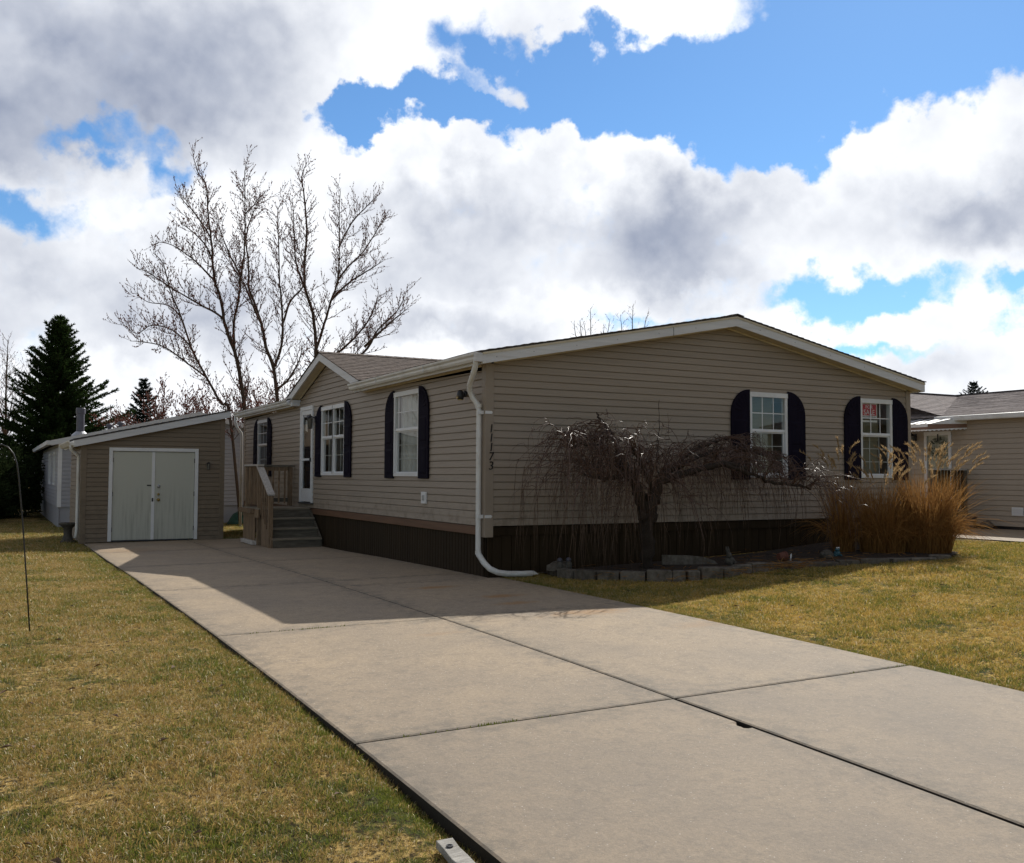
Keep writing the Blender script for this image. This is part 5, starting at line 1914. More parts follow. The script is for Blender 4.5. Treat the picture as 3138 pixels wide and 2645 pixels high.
s = 0.55
rr = random.Random(12)
while s < 6.6:
    far = s > 3.6
    ln = rr.choice([.13, .17, .24, .30, .33]) if not far else rr.choice([.3, .36, .42])
    hgt = rr.uniform(.09, .13) if not far else max(.02, rr.uniform(.045, .075) - .012 * (s - 3.6))
    p, d = along(s + ln / 2)
    nrm = Vector((d.y, -d.x))
    ang = rr.uniform(-.06, .06)
    d2 = Vector((d.x * math.cos(ang) - d.y * math.sin(ang), d.x * math.sin(ang) + d.y * math.cos(ang)))
    n2 = Vector((d2.y, -d2.x))
    p = p + nrm * rr.uniform(-.015, .02)
    zz0 = zg(p.x, p.y) - .03
    m = MB()
    hw, hl = .075, ln / 2 - .006
    top = zz0 + .03 + hgt
    bev = .012
    def q(a, b, z):
        w = p + d2 * a + n2 * b
        return (w.x + rr.uniform(-.005, .005), w.y + rr.uniform(-.005, .005), z + rr.uniform(-.004, .004))
    lo = [q(-hl, -hw, zz0), q(hl, -hw, zz0), q(hl, hw, zz0), q(-hl, hw, zz0)]
    mi = [q(-hl, -hw, top - bev), q(hl, -hw, top - bev), q(hl, hw, top - bev), q(-hl, hw, top - bev)]
    hi = [q(-hl + bev, -hw + bev, top), q(hl - bev, -hw + bev, top), q(hl - bev, hw - bev, top), q(-hl + bev, hw - bev, top)]
    m.v = lo + mi + hi
    m.f = [(3, 2, 1, 0), (8, 9, 10, 11)] + [(k, (k + 1) % 4, 4 + (k + 1) % 4, 4 + k) for k in range(4)] + [(4 + k, 4 + (k + 1) % 4, 8 + (k + 1) % 4, 8 + k) for k in range(4)]
    m.build('stone_block', 'stone_block', border)
    s += ln + rr.uniform(.0, .012)

# rough stone with a pair of seated bird figures on it
z0 = zg(.98, -.42)
m = MB()
m.org = Vector((.95, -.40, z0))
m.ball((.95, -.38, z0 + .07), (.20, .13, .11), 10, 6)
rr = random.Random(4)
m.v = [(x + rr.uniform(-.02, .02), y + rr.uniform(-.02, .02), z + rr.uniform(-.015, .015)) for x, y, z in m.v]
tag(m.build('corner_rock', 'stone_block'), 'rough grey rock at the left end of the stone border', 'rock')
for k, (x, lab) in enumerate(((.90, 'left of two small grey bird figures with pale heads on the corner rock'), (1.04, 'right of two small grey bird figures with pale heads on the corner rock'))):
    t = thing('bird_figure', (x, -.47, z0 + .10), lab, 'figurine', 'bird figures on the corner rock')
    m = MB()
    m.lathe((x, -.47, z0 + .06), [(.035, 0), (.048, .02), (.055, .06), (.045, .10), (.03, .125)], 10)
    m.build('body', 'statue_grey', t, smooth=True)
    m = MB()
    m.ball((x, -.475, z0 + .20), (.036, .038, .034), 10, 7)
    m.build('head', 'pipe_grey', t, smooth=True)
    m = MB()
    m.tube([(x, -.508, z0 + .20), (x, -.54, z0 + .19)], [.010, .002], 5)
    m.build('beak', 'metal_dark', t)
    for sx in (-1, 1):
        m = MB()
        m.lathe((x + sx * .022, -.49, z0 + .015), [(.013, 0), (.016, .05)], 6)
        m.build('leg', 'statue_grey', t)

# old plank lying in the bed, curved at one end
z0 = bed_z(2.7, -1.0)
m = MB()
m.org = Vector((2.7, -1.0, z0))
out = [(2.28, 0), (3.05, 0), (3.0, .05), (2.86, .10), (2.66, .125), (2.28, .135)]
m.prism([(x, -.95 - (x - 2.28) * .35, z0 + z) for x, z in out], (.012, .035, 0))
tag(m.build('curved_plank', 'stone_block'), 'low grey plank with a curved end behind the border stones', 'plank')

# rabbit-like figure
cx_, cy_ = 3.06, -1.45
z0 = bed_z(cx_, cy_) - .01
t = thing('rabbit_figure', (cx_, cy_, z0), 'small mossy grey rabbit figure with raised ears behind the border', 'figurine')
m = MB()
m.ball((cx_, cy_, z0 + .06), (.08, .06, .065), 10, 7)
m.ball((cx_ - .03, cy_ - .02, z0 + .14), (.042, .04, .045), 9, 6)
m.build('body', 'statue_grey', t, smooth=True)
for dx in (-.05, -.015):
    m = MB()
    m.tube([(cx_ + dx, cy_ - .01, z0 + .16), (cx_ + dx - .005, cy_, z0 + .21), (cx_ + dx - .012, cy_ + .005, z0 + .26)], [.012, .017, .005], 6)
    m.build('ear', 'statue_grey', t, smooth=True)
for dx in (-.03, .04):
    m = MB()
    m.ball((cx_ + dx, cy_ - .055, z0 + .03), (.022, .035, .03), 8, 5)
    m.build('paw', 'statue_grey', t, smooth=True)
m = MB()
m.ball((cx_ + .085, cy_ + .01, z0 + .055), .024, 8, 5)
m.build('tail', 'statue_grey', t, smooth=True)

# terracotta pot on its side with a white plant label
cx_, cy_ = 3.86, -1.62
z0 = bed_z(cx_, cy_) - .01
m = MB()
m.org = Vector((cx_, cy_, z0))
m.lathe((0, 0, 0), [(.045, 0), (.065, .10), (.072, .10), (.072, .125), (.06, .125), (.05, .03)], 12)
m.v = [(cx_ + z - .06, cy_ + y, z0 + .07 + x) for x, y, z in m.v]
tag(m.build('clay_pot', 'pottery'), 'reddish clay pot lying on its side in the bed', 'pot')
m = MB()
m.org = Vector((cx_ + .11, cy_ - .06, z0))
m.hull8([(cx_ + .10, cy_ - .06, z0 - .02), (cx_ + .125, cy_ - .06, z0 - .02), (cx_ + .125, cy_ - .055, z0 - .02), (cx_ + .10, cy_ - .055, z0 - .02), (cx_ + .095, cy_ - .075, z0 + .10), (cx_ + .12, cy_ - .075, z0 + .11), (cx_ + .12, cy_ - .07, z0 + .11), (cx_ + .095, cy_ - .07, z0 + .10)])
tag(m.build('plant_label', 'sign_white'), 'white plastic plant label beside the clay pot', 'label')
# grey sleeping-cat lump and blue glazed frog at the grass foot
cx_, cy_ = 4.60, -1.75
z0 = bed_z(cx_, cy_) - .01
t = thing('tortoise_figure', (cx_, cy_, z0), 'low domed grey tortoise figure near the tall grass', 'figurine')
m = MB()
m.lathe((cx_, cy_, z0), [(.10, 0), (.105, .02), (.09, .07), (.05, .11), (.01, .12)], 12)
m.build('shell', 'statue_grey', t, smooth=True)
m = MB()
m.ball((cx_ - .12, cy_ - .03, z0 + .06), (.035, .03, .03), 8, 6)
m.build('head', 'statue_grey', t, smooth=True)
cx_, cy_ = 4.84, -1.72
z0 = bed_z(cx_, cy_) - .01
t = thing('frog_figure', (cx_, cy_, z0), 'small shiny blue glazed frog figure near the tall grass', 'figurine')
m = MB()
m.ball((cx_, cy_, z0 + .045), (.055, .05, .045), 10, 7)
m.ball((cx_ - .025, cy_ - .03, z0 + .10), (.036, .034, .028), 9, 6)
m.build('body', 'teal_glaze', t, smooth=True)
for dx in (-.045, -.008):
    m = MB()
    m.ball((cx_ + dx, cy_ - .04, z0 + .127), .012, 7, 5)
    m.build('eye', 'sign_white', t, smooth=True)
for dx in (-.05, .05):
    m = MB()
    m.ball((cx_ + dx, cy_ - .01, z0 + .018), (.022, .04, .018), 8, 5)
    m.build('leg', 'teal_glaze', t, smooth=True)

# straw litter and fallen twigs over the border
n = 420
bx_ = np.stack([RNG.uniform(1.0, 7.4, n), RNG.uniform(-2.5, -.3, n), np.zeros(n)], 1)
k_ = int(n * .45)
bx_[:k_, 0] = RNG.normal(3.2, .7, k_)
bx_[:k_, 1] = RNG.normal(-2.15, .16, k_)
bx_[:, 2] = [zg(x, y) + .05 + .05 * random.random() for x, y in bx_[:, :2]]
th = RNG.uniform(0, 2 * np.pi, n)
ln = RNG.uniform(.12, .42, n)
tp = bx_ + np.stack([np.cos(th) * ln, np.sin(th) * ln * .6, RNG.uniform(-.05, .03, n)], 1)
tp[:, 2] = np.maximum(tp[:, 2], [zg(x, y) + .012 for x, y in tp[:, :2]])
ob = blades_mesh('straw_litter', bx_, tp, np.full(n, .007), RNG.normal(0, .015, (n, 3)), 'reed', org=Vector((3.2, -2.0, zg(3.2, -2.))))
tag(ob, 'loose dry straw and twigs scattered over the bed and border', 'straw', kind='stuff')

# ------------------------------------------------------------------ shepherd hook
HK = [(-5.615, -1.94, -0.78), (-5.655, -1.94, -0.284), (-5.70, -1.94, 0.249), (-5.742, -1.94, 0.66), (-5.760, -1.94, 0.78), (-5.79, -1.94, 0.87), (-5.835, -1.94, 0.928), (-5.885, -1.94, 0.952), (-5.935, -1.94, 0.935), (-5.97, -1.94, 0.89), (-5.975, -1.94, 0.83), (-5.95, -1.94, .80)]
m = MB()
m.org = Vector((-5.615, -1.94, -0.76))
m.tube(HK, .0065, 8)
tag(m.build('shepherd_hook', 'metal_black', smooth=True), 'thin black metal shepherd hook standing in the left lawn', 'hook')

# weathered board with a bolt hole, black plastic sheet end at the slab
bx0 = Vector((-4.32, -8.19, lawn_z(-4.6, -8.2) + .03))
ax = Vector((-.10, -1, 0)).normalized()
sx = Vector((1, -.10, 0)).normalized()
t = thing('weathered_board', tuple(bx0), 'weathered grey board with a bolt hole at the driveway edge', 'board')
m = MB()
nseg = 8
ringv = []
rr = random.Random(6)
for k in range(nseg + 1):
    c_ = bx0 + ax * (k * .09) + Vector((0, 0, .004 * rr.uniform(-1, 1)))
    wv = .034 + rr.uniform(-.002, .002)
    ringv.append([c_ - sx * wv + Vector((0, 0, -.018)), c_ + sx * wv + Vector((0, 0, -.018)), c_ + sx * wv + Vector((0, 0, .016)), c_ - sx * wv + Vector((0, 0, .016 + rr.uniform(-.006, .002)))])
for k in range(nseg):
    i = len(m.v)
    m.v += ringv[k] + ringv[k + 1]
    m.f += [(i, i + 1, i + 5, i + 4), (i + 1, i + 2, i + 6, i + 5), (i + 2, i + 3, i + 7, i + 6), (i + 3, i, i + 4, i + 7)]
m.poly(ringv[0])
m.poly(ringv[-1][::-1])
m.build('plank', 'board_grey', t, bevel=.003)
m = MB()
c_ = bx0 + ax * .075 + Vector((-.004, 0, .0165))
m.lathe(tuple(c_), [(.014, -.004), (.014, .004), (.009, .0045), (.0085, .001)], 14)
m.build('bolt_washer', 'metal_dark', t)
m = MB()
m.org = Vector((-4.22, -8.55, zg(-4.2, -8.5) - .06))
rr = random.Random(16)
g_ = 7
for j in range(g_):
    for i in range(g_):
        u, v = i / (g_ - 1), j / (g_ - 1)
        x = -4.262 + .060 * u
        y = -8.28 - .55 * v
        z = zg(x, y) - .075 + .045 * math.sin(u * 3.1) * (0.5 + .5 * math.sin(v * 9)) + rr.uniform(-.006, .006)
        m.v.append((x, y, z))
m.f = [(j * g_ + i, j * g_ + i + 1, (j + 1) * g_ + i + 1, (j + 1) * g_ + i) for j in range(g_ - 1) for i in range(g_ - 1)]
tag(m.build('plastic_edging', 'plastic_black', smooth=True), 'shiny crumpled black plastic strip between board and slab', 'plastic strip')

# ------------------------------------------------------------------ bare trees
def smooth_path(p, sub=3):
    """Catmull-Rom resampling"""
    p = [Vector(q) for q in p]
    out = []
    for i in range(len(p) - 1):
        a, b, c, d = p[max(i - 1, 0)], p[i], p[i + 1], p[min(i + 2, len(p) - 1)]
        for k in range(sub):
            t = k / sub
            out.append(0.5 * ((2 * b) + (c - a) * t + (2 * a - 5 * b + 4 * c - d) * t * t + (3 * b - a - 3 * c + d) * t ** 3))
    out.append(p[-1])
    return out


def wander(rr, p, d, length, n, lift, wob):
    pts = [p]
    d = d.normalized()
    for k in range(n):
        d = (d + Vector((rr.gauss(0, wob), rr.gauss(0, wob), rr.gauss(0, wob) + lift))).normalized()
        p = p + d * (length / n)
        pts.append(p)
    return pts


def leaders(rr, limb, r0, r1, twigs, buds, dens=1.0, start=.22, blen=1.4, budsize=.018, upw=.55):
    """side branches and twigs along a limb; long ones low down, short ones at the tip"""
    n = len(limb)
    total = sum((limb[k + 1] - limb[k]).length for k in range(n - 1))
    s, acc = 0.0, 0.0
    nxt = total * start
    for k in range(n - 1):
        seg = limb[k + 1] - limb[k]
        acc2 = acc + seg.length
        while nxt < acc2:
            f = (nxt - acc) / max(seg.length, 1e-6)
            p = limb[k].lerp(limb[k + 1], f)
            t = nxt / total
            d = seg.normalized()
            perp = Vector((rr.gauss(0, 1), rr.gauss(0, 1), rr.gauss(0, .5)))
            perp = (perp - d * perp.dot(d)).normalized()
            bd = (d * .55 + perp * .8 + Vector((0, 0, upw * .5))).normalized()
            ln = blen * (1.15 - .70 * t) * rr.uniform(.4, 1.2)
            br = wander(rr, p, bd, ln, 6, .09, .10)
            rb = max(.0065, (r0 + (r1 - r0) * t) * .34)
            twigs.tube(br, [rb * (1 - .75 * i / 6) for i in range(7)], 4, cap=False)
            # twigs on the branch
            m_ = int(max(2, ln / .10) * dens)
            for j in range(m_):
                u = (j + rr.random()) / m_
                i = min(5, int(u * 6))
                q = br[i].lerp(br[i + 1], u * 6 - i)
                dd = (br[i + 1] - br[i]).normalized()
                pp = Vector((rr.gauss(0, 1), rr.gauss(0, 1), rr.gauss(0, .6)))
                pp = (pp - dd * pp.dot(dd)).normalized()
                tl = rr.uniform(.14, .48) * (1.1 - .5 * u)
                tw = wander(rr, q, dd * .8 + pp * .75 + Vector((0, 0, .3)), tl, 3, .10, .12)
                twigs.tube(tw, [.005, .0045, .004, .0025], 3, cap=False)
                for b_ in range(int(tl / .065) + 1):
                    w = rr.random() * 2.98
                    c = tw[int(w)].lerp(tw[int(w) + 1], w % 1)
                    bs = budsize * rr.uniform(.6, 1.3)
                    off = Vector((rr.gauss(0, .008), rr.gauss(0, .008), rr.gauss(0, .008)))
                    c = c + off
                    i0 = len(buds.v)
                    buds.v += [tuple(c + Vector(q_) * bs) for q_ in ((0, 0, 1.3), (.7, 0, 0), (0, .7, 0), (-.7, 0, 0), (0, -.7, 0), (0, 0, -1))]
                    for a_, b2_ in ((1, 2), (2, 3), (3, 4), (4, 1)):
                        buds.f += [(i0, i0 + a_, i0 + b2_), (i0 + 5, i0 + b2_, i0 + a_)]
            nxt += rr.uniform(.075, .18) / dens * (1 if t > .3 else 1.4)
        acc = acc2


def bare_tree(name, limbs, base, r, label, seed, dens=1.0, blen=1.25, budsize=.019, group='bare trees behind the house'):
    rr = random.Random(seed)
    t = thing(name, base, label, 'tree', group)
    twigs, buds = MB(), MB()
    for k, lb in enumerate(limbs):
        lb = list(lb)
        lb[-1] = tuple(Vector(lb[-2]).lerp(Vector(lb[-1]), .55))
        path = smooth_path(lb, 4)
        if k == 0:
            path = smooth_path([Vector(base) - Vector((0, 0, .05))] + [Vector(q) for q in lb], 4)
            ra, rb = r, .008
        else:
            L0 = smooth_path(limbs[0], 4)
            dist, i = min(((Vector(lb[0]) - q).length, j) for j, q in enumerate(L0))
            ra = max(.02, r * (1 - .8 * i / len(L0)) * .72)
            rb = .006
        n = len(path)
        path = [p + Vector((rr.gauss(0, .006), rr.gauss(0, .006), 0)) * (1 if 0 < i < n - 1 else 0) for i, p in enumerate(path)]
        radii = [(ra * .86 * (1 - i / (n - 1)) ** .9 + rb) * (1.25 if k == 0 and i == 0 else 1) for i in range(n)]
        m = MB()
        m.tube(path, radii, 8 if ra > .03 else 6)
        m.build('trunk' if k == 0 else 'limb', 'bark_grey', t, smooth=True)
        leaders(rr, path, ra, rb, twigs, buds, dens, .28 if k == 0 else .12, blen, budsize)
    tw = twigs.build('crown', 'bark_grey', t)
    bo = buds.build('buds', 'bud_red', tw)
    bo['kind'] = 'stuff'
    return t


def gz(x, y):
    return lawn_z(x, y)


bare_tree('maple_tree', TREE_A, (0.80, 17.6, gz(.8, 17.6)), .072, 'tall bare tree with red buds, left of the three trunks behind the house', 31)
bare_tree('maple_tree', TREE_B, (2.05, 18.2, gz(2, 18.2)), .072, 'tall bare tree with red buds, middle of the three trunks behind the house', 32)
bare_tree('maple_tree', TREE_C, (2.75, 18.6, gz(3, 18.6)), .08, 'tall bare tree with red buds, rising behind the dormer peak', 33)
bare_tree('maple_tree', TREE_D, (0.55, 17.2, gz(0, 17.2)), .045, 'slender bare tree leaning far left over the shed roof', 34)


def round_tree(name, base, h, spread, label, seed, r=.07, nl=6, dens=.6, blen=1.2, budsize=.02, group='bare trees in the distance'):
    rr = random.Random(seed)
    bx0_ = Vector(base)
    limbs = []
    trunk = [bx0_ + Vector((rr.gauss(0, .05), rr.gauss(0, .05), h * k / 5)) + Vector((0, 0, 0)) * k for k in range(1, 6)]
    limbs.append([tuple(p) for p in trunk])
    for k in range(nl):
        a = 2 * math.pi * (k + rr.random() * .6) / nl
        st = h * rr.uniform(.18, .45)
        p = bx0_ + Vector((0, 0, st))
        e = bx0_ + Vector((math.cos(a) * spread * rr.uniform(.6, 1), math.sin(a) * spread * rr.uniform(.6, 1), h * rr.uniform(.62, 1.0)))
        mid1 = p.lerp(e, .35) + Vector((0, 0, -h * .03))
        mid2 = p.lerp(e, .7) + Vector((rr.gauss(0, .12), rr.gauss(0, .12), 0))
        limbs.append([tuple(p), tuple(mid1), tuple(mid2), tuple(e)])
    return bare_tree(name, limbs, tuple(bx0_), r, label, seed + 100, dens, blen, budsize, group)


round_tree('bare_tree', (-.2, 27.0, gz(0, 27)), 5.4, 2.6, 'low twiggy bare tree between the two spruces', 41, .06, 9, 1.1, 1.4, .026)
round_tree('bare_tree', (2.4, 25.5, gz(2, 25)), 5.2, 2.4, 'bushy bare tree filling the gap under the tall trees', 42, .06, 9, 1.1, 1.4, .026)
round_tree('bare_tree', (5.2, 29.0, gz(5, 29)), 5.6, 2.4, 'small bare tree just above the dormer roof', 43, .06, 8, .9, 1.3, .026)
round_tree('bare_tree', (-5.5, 43.0, gz(-9, 40)), 9.2, 2.4, 'grey bare tree behind the big spruce at the left edge', 44, .09, 7, .7, 1.7, .016)
round_tree('bare_tree', (-7.7, 19.5, gz(-7, 19.5)), 6.6, 1.5, 'bare tree mirrored in the single side window by the corner', 47, .08, 6, .6, 1.0)
round_tree('bare_tree', (23.9, 34.0, gz(24, 34)), 11.9, 1.7, 'bare treetop showing above the roof, left one of two', 45, .09, 6, .5, 1.2)
round_tree('bare_tree', (27.2, 34.5, gz(27, 34)), 12.5, 1.8, 'bare treetop showing above the roof, right one of two', 46, .09, 6, .5, 1.2)


# ------------------------------------------------------------------ spruces
def spruce(base, h, rad, label, seed, mat, whorls=34, per=9, tuft=1.0):
    rr = random.Random(seed)
    rg = np.random.default_rng(seed)
    t = thing('spruce_tree', base, label, 'tree', 'spruces behind the houses')
    B0 = Vector(base)
    m = MB()
    m.tube([B0 + Vector((0, 0, h * k / 6 - .05)) for k in range(7)], [.02 * h * (1 - k / 6.3) for k in range(7)], 8)
    m.build('trunk', 'bark_dark', t)
    bs, tps, wd, bnd = [], [], [], []
    br = MB()
    for w in range(whorls):
        f = (w + rr.random() * .5) / whorls
        z = h * (.05 + .93 * f)
        R0 = rad * (1 - f) ** .82 * rr.uniform(.72, 1.18) + .10
        n = max(4, int(per * (1 - .5 * f)))
        a0 = rr.random() * 6.28
        for k in range(n):
            a = a0 + 6.283 * k / n + rr.uniform(-.25, .25)
            L = R0 * rr.uniform(.65, 1.2)
            p = B0 + Vector((0, 0, z))
            d = Vector((math.cos(a), math.sin(a), .38 - .62 * (1 - f)))
            pts = [p]
            for s_ in range(5):
                d = (d + Vector((rr.gauss(0, .06), rr.gauss(0, .06), .10))).normalized()
                p = p + d * L / 5
                pts.append(p)
            br.tube(pts, [.018 * (1 - i / 6) + .004 for i in range(6)], 3, cap=False)
            nt = int((L / .055) * tuft) + 5
            for j in range(nt):
                u = (j + rr.random()) / nt * 4.999
                i = int(u)
                q = pts[i].lerp(pts[i + 1], u - i)
                side = 1 if j % 2 else -1
                dd = (pts[i + 1] - pts[i]).normalized()
                sp = dd.cross(Vector((0, 0, 1))).normalized() * side
                tl = rr.uniform(.12, .30) * (1.25 - .15 * u) * (.6 + .5 * (1 - f))
                td = (dd * .8 + sp * rr.uniform(.1, 1.0) + Vector((0, 0, rr.uniform(-.35, .45)))).normalized()
                bs.append(q)
                tps.append(q + td * tl)
    bs = np.array([tuple(b) for b in bs])
    tps = np.array([tuple(b) for b in tps])
    # every twig carries a brush of needle blades
    K = 7
    n = len(bs)
    rep = np.repeat(np.arange(n), K)
    f = rg.random(n * K)[:, None]
    b2 = bs[rep] + (tps - bs)[rep] * f
    dirs = (tps - bs)[rep]
    ln = np.linalg.norm(dirs, axis=1, keepdims=True)
    dirs = dirs / ln
    rnd = rg.normal(size=(n * K, 3))
    rnd -= dirs * (rnd * dirs).sum(1, keepdims=True)
    rnd /= np.linalg.norm(rnd, axis=1, keepdims=True)
    t2 = b2 + (dirs * .85 + rnd * .65) * (.085 + .06 * rg.random((n * K, 1)))
    ob = br.build('branches', 'bark_dark', t)
    cr = blades_mesh('crown', b2, t2, np.full(n * K, .034), np.zeros((n * K, 3)), mat, t, seg=2)
    return t


spruce((-3.75, 31.0, -0.95), 8.1, 3.3, 'large dark spruce with ragged outline at the left behind the grey house', 51, 'needle', 50, 15, 1.5)
spruce((1.45, 46.0, -0.95), 7.2, 2.3, 'small distant spruce in front of the bare thicket', 52, 'needle_blue', 32, 11, 1.1)
spruce((-9.6, 36.5, -0.95), 6.4, 3.0, 'lower dark spruce at the left edge beside the large one', 54, 'needle', 40, 13, 1.3)
spruce((65.8, 40.0, -1.0), 9.9, 4.2, 'tiny spruce top above the beige house roof', 53, 'needle_blue', 40, 12, 1.0)


# ------------------------------------------------------------------ dark evergreen shrubs at the left
def shrub(c, r, label, seed, n=5200):
    rg = np.random.default_rng(seed)
    t = thing('evergreen_shrub', (c[0], c[1], gz(c[0], c[1])), label, 'shrub', 'evergreen shrubs at the left edge')
    zb_ = gz(c[0], c[1])
    v = rg.normal(size=(n, 3))
    v /= np.linalg.norm(v, axis=1, keepdims=True)
    rad = rg.random((n, 1)) ** .4
    lump = 1 + .18 * np.sin(v[:, :1] * 7 + seed) * np.cos(v[:, 2:3] * 6) + .12 * np.sin(v[:, 1:2] * 11)
    p = v * rad * lump * np.array(r) + np.array([c[0], c[1], zb_ + r[2] * .92])
    p[:, 2] = np.maximum(p[:, 2], zb_ + .03)
    d = v + rg.normal(size=(n, 3)) * .7
    d /= np.linalg.norm(d, axis=1, keepdims=True)
    m = MB()
    rr = random.Random(seed)
    for k in range(9):
        a = rr.uniform(0, 6.28)
        m.tube([(c[0], c[1], zb_ - .03), (c[0] + .3 * r[0] * math.cos(a), c[1] + .3 * r[1] * math.sin(a), zb_ + r[2] * .8), (c[0] + .75 * r[0] * math.cos(a), c[1] + .75 * r[1] * math.sin(a), zb_ + r[2] * 1.4)], [.03, .02, .008], 5)
    m.build('stems', 'bark_dark', t)
    blades_mesh('foliage', p, p + d * (.10 + .08 * rg.random((n, 1))), np.full(n, .055), np.zeros((n, 3)), 'shrub_leaf', t, seg=2)


shrub((-6.5, 22.5), (1.2, 1.1, .75), 'low rounded dark shrub beside the grey house', 61)
shrub((-6.3, 25.5), (1.5, 1.3, 1.15), 'taller dark shrub at the left edge of the picture', 62)
shrub((-5.6, 27.0), (1.3, 1.3, 1.3), 'dark shrub at the foot of the large spruce', 63)
shrub((-6.3, 32.0), (2.0, 1.8, 1.2), 'broad dark shrub in front of the white shed roof', 64)

# distant pale shed roof at the left edge
fs = thing('distant_shed', (-8.0, 47.0, gz(-11, 42)), 'distant low building with pale roof edge at the left', 'shed')
z0 = gz(-11, 42)
m = MB()
m.box(-11.0, -5.0, 47, 51, z0, z0 + 1.9)
m.build('wall', 'vinyl_grey', fs)
m = MB()
m.prism([(-11.3, 46.7, z0 + 1.9), (-4.7, 46.7, z0 + 1.9), (-4.7, 49, z0 + 2.5), (-11.3, 49, z0 + 2.5)], (0, 0, .12))
m.build('roof', 'fascia_white', fs)

# ------------------------------------------------------------------ weeping tree
wt = thing('weeping_tree', (2.0, -0.95, bed_z(2, -.95)), 'gnarled weeping tree with drooping bare twigs before the gable', 'tree')
rr = random.Random(77)
rad0 = {0: (.078, .115), 1: (.085, .035), 2: (.085, .035), 3: (.045, .008), 4: (.055, .03), 5: (.032, .012), 6: (.011, .003), 7: (.04, .015), 8: (.035, .012), 9: (.03, .01), 10: (.04, .012), 11: (.03, .01)}
lims = []
for k, lb in enumerate(WEEP):
    path = smooth_path(lb, 5)
    if k == 0:
        b0 = Vector(lb[0])
        path = [Vector((b0.x, b0.y, bed_z(b0.x, b0.y) - .04))] + [p for p in path if p.z > bed_z(b0.x, b0.y) + .04]
    n = len(path)
    path = [p + Vector((rr.gauss(0, .012), rr.gauss(0, .012), rr.gauss(0, .010))) * (1 if i else 0) for i, p in enumerate(path)]
    ra, rb = rad0[k]
    radii = [(ra + (rb - ra) * i / (n - 1)) * rr.uniform(.86, 1.18) for i in range(n)]
    if k == 0:
        radii[0] *= 1.25
    m = MB()
    m.tube(path, radii, 10 if k < 3 else 7)
    m.build('trunk' if k == 0 else 'limb', 'bark_dark', wt, smooth=True)
    if k:
        lims.append(path)
# burls on the trunk head
m = MB()
for (dx, dy, dz_, s_) in ((.0, -.04, .02, .15), (-.10, -.03, .12, .10), (.12, -.02, .14, .10), (.05, -.08, -.12, .09), (-.07, -.05, -.10, .09)):
    p = Vector(WEEP[0][-1]) + Vector((dx, dy, dz_))
    m.ball(p, (s_, s_ * .9, s_ * 1.1), 9, 7)
m.v = [(x + rr.gauss(0, .008), y + rr.gauss(0, .008), z + rr.gauss(0, .008)) for x, y, z in m.v]
m.build('burl', 'bark_dark', wt, smooth=True)
ctr = Vector(WEEP[0][-1])
crown, hang, wbuds = MB(), MB(), MB()


def droop(p, h, up_, length, g, r0, n, target, keep_y=True):
    v = (h + Vector((0, 0, up_))).normalized()
    pts = [p]
    st = length / n
    for k in range(n):
        p = p + v * st
        if p.y > -.10:
            p.y = -.10 - rr.random() * .02
            v.y = -abs(v.y) * .3
        if p.z < bed_z(p.x, p.y) + .02:
            p.z = bed_z(p.x, p.y) + .02 + rr.random() * .04
        pts.append(p)
        v = (v + Vector((rr.gauss(0, .07), rr.gauss(0, .07), -g + rr.gauss(0, .06)))).normalized()
    target.tube(pts, [r0 * (1 - .7 * i / n) for i in range(n + 1)], 4 if r0 > .006 else 3, cap=False)
    return pts


def arc(p, h, L, zap, zend, r0, target, n=10):
    """a twig that climbs, arches over and droops"""
    p = Vector(p)
    P1 = p + h * L * rr.uniform(.12, .35)
    P1.z = p.z + (zap - p.z) * 1.15
    P2 = p + h * L * rr.uniform(.70, .95)
    P2.z = zap + (zap - p.z) * .12
    P3 = p + h * L * 1.05
    P3.z = zend
    pts = []
    for k in range(n + 1):
        t = k / n
        q = p * (1 - t) ** 3 + P1 * 3 * t * (1 - t) ** 2 + P2 * 3 * t * t * (1 - t) + P3 * t ** 3
        q = q + Vector((rr.gauss(0, .012), rr.gauss(0, .012), rr.gauss(0, .010))) * (1 if k else 0)
        q.y = min(q.y, -.10 - .02 * rr.random())
        q.z = max(q.z, bed_z(q.x, q.y) + .03)
        pts.append(q)
    target.tube(pts, [r0 * (1 - .72 * k / n) for k in range(n + 1)], 5 if r0 > .008 else 4, cap=False)
    return pts


arch = []


def zapex(x):
    return 1.30 + .16 * math.exp(-((x - 2.0) / .7) ** 2) - max(0.0, x - 2.5) * .30


for li, lb in enumerate(lims):
    if li == 5:
        continue
    n = len(lb)
    L0 = sum((lb[k + 1] - lb[k]).length for k in range(n - 1))
    for k in range(int(L0 * {2: 14, 3: 17, 4: 15}.get(li, 25)) + 4):
        u = (.15 + .85 * rr.random() ** .75) * (n - 1.001)
        i = int(u)
        p = lb[i].lerp(lb[i + 1], u - i)
        out = Vector((p.x - ctr.x, p.y - ctr.y, 0))
        out = out.normalized() if out.length > .05 else Vector((1, 0, 0))
        a = rr.gauss(0, 1.0)
        h = Vector((out.x * math.cos(a) - out.y * math.sin(a), out.x * math.sin(a) + out.y * math.cos(a), 0))
        L = rr.uniform(.22, .90)
        zap = min(zapex(p.x + h.x * L * .5), p.z + rr.uniform(.08, .55)) + rr.gauss(0, .05)
        zap = max(zap, p.z + .04)
        arch.append(arc(p, h, L, zap, zap - rr.uniform(.15, .95), rr.uniform(.005, .0105), crown))
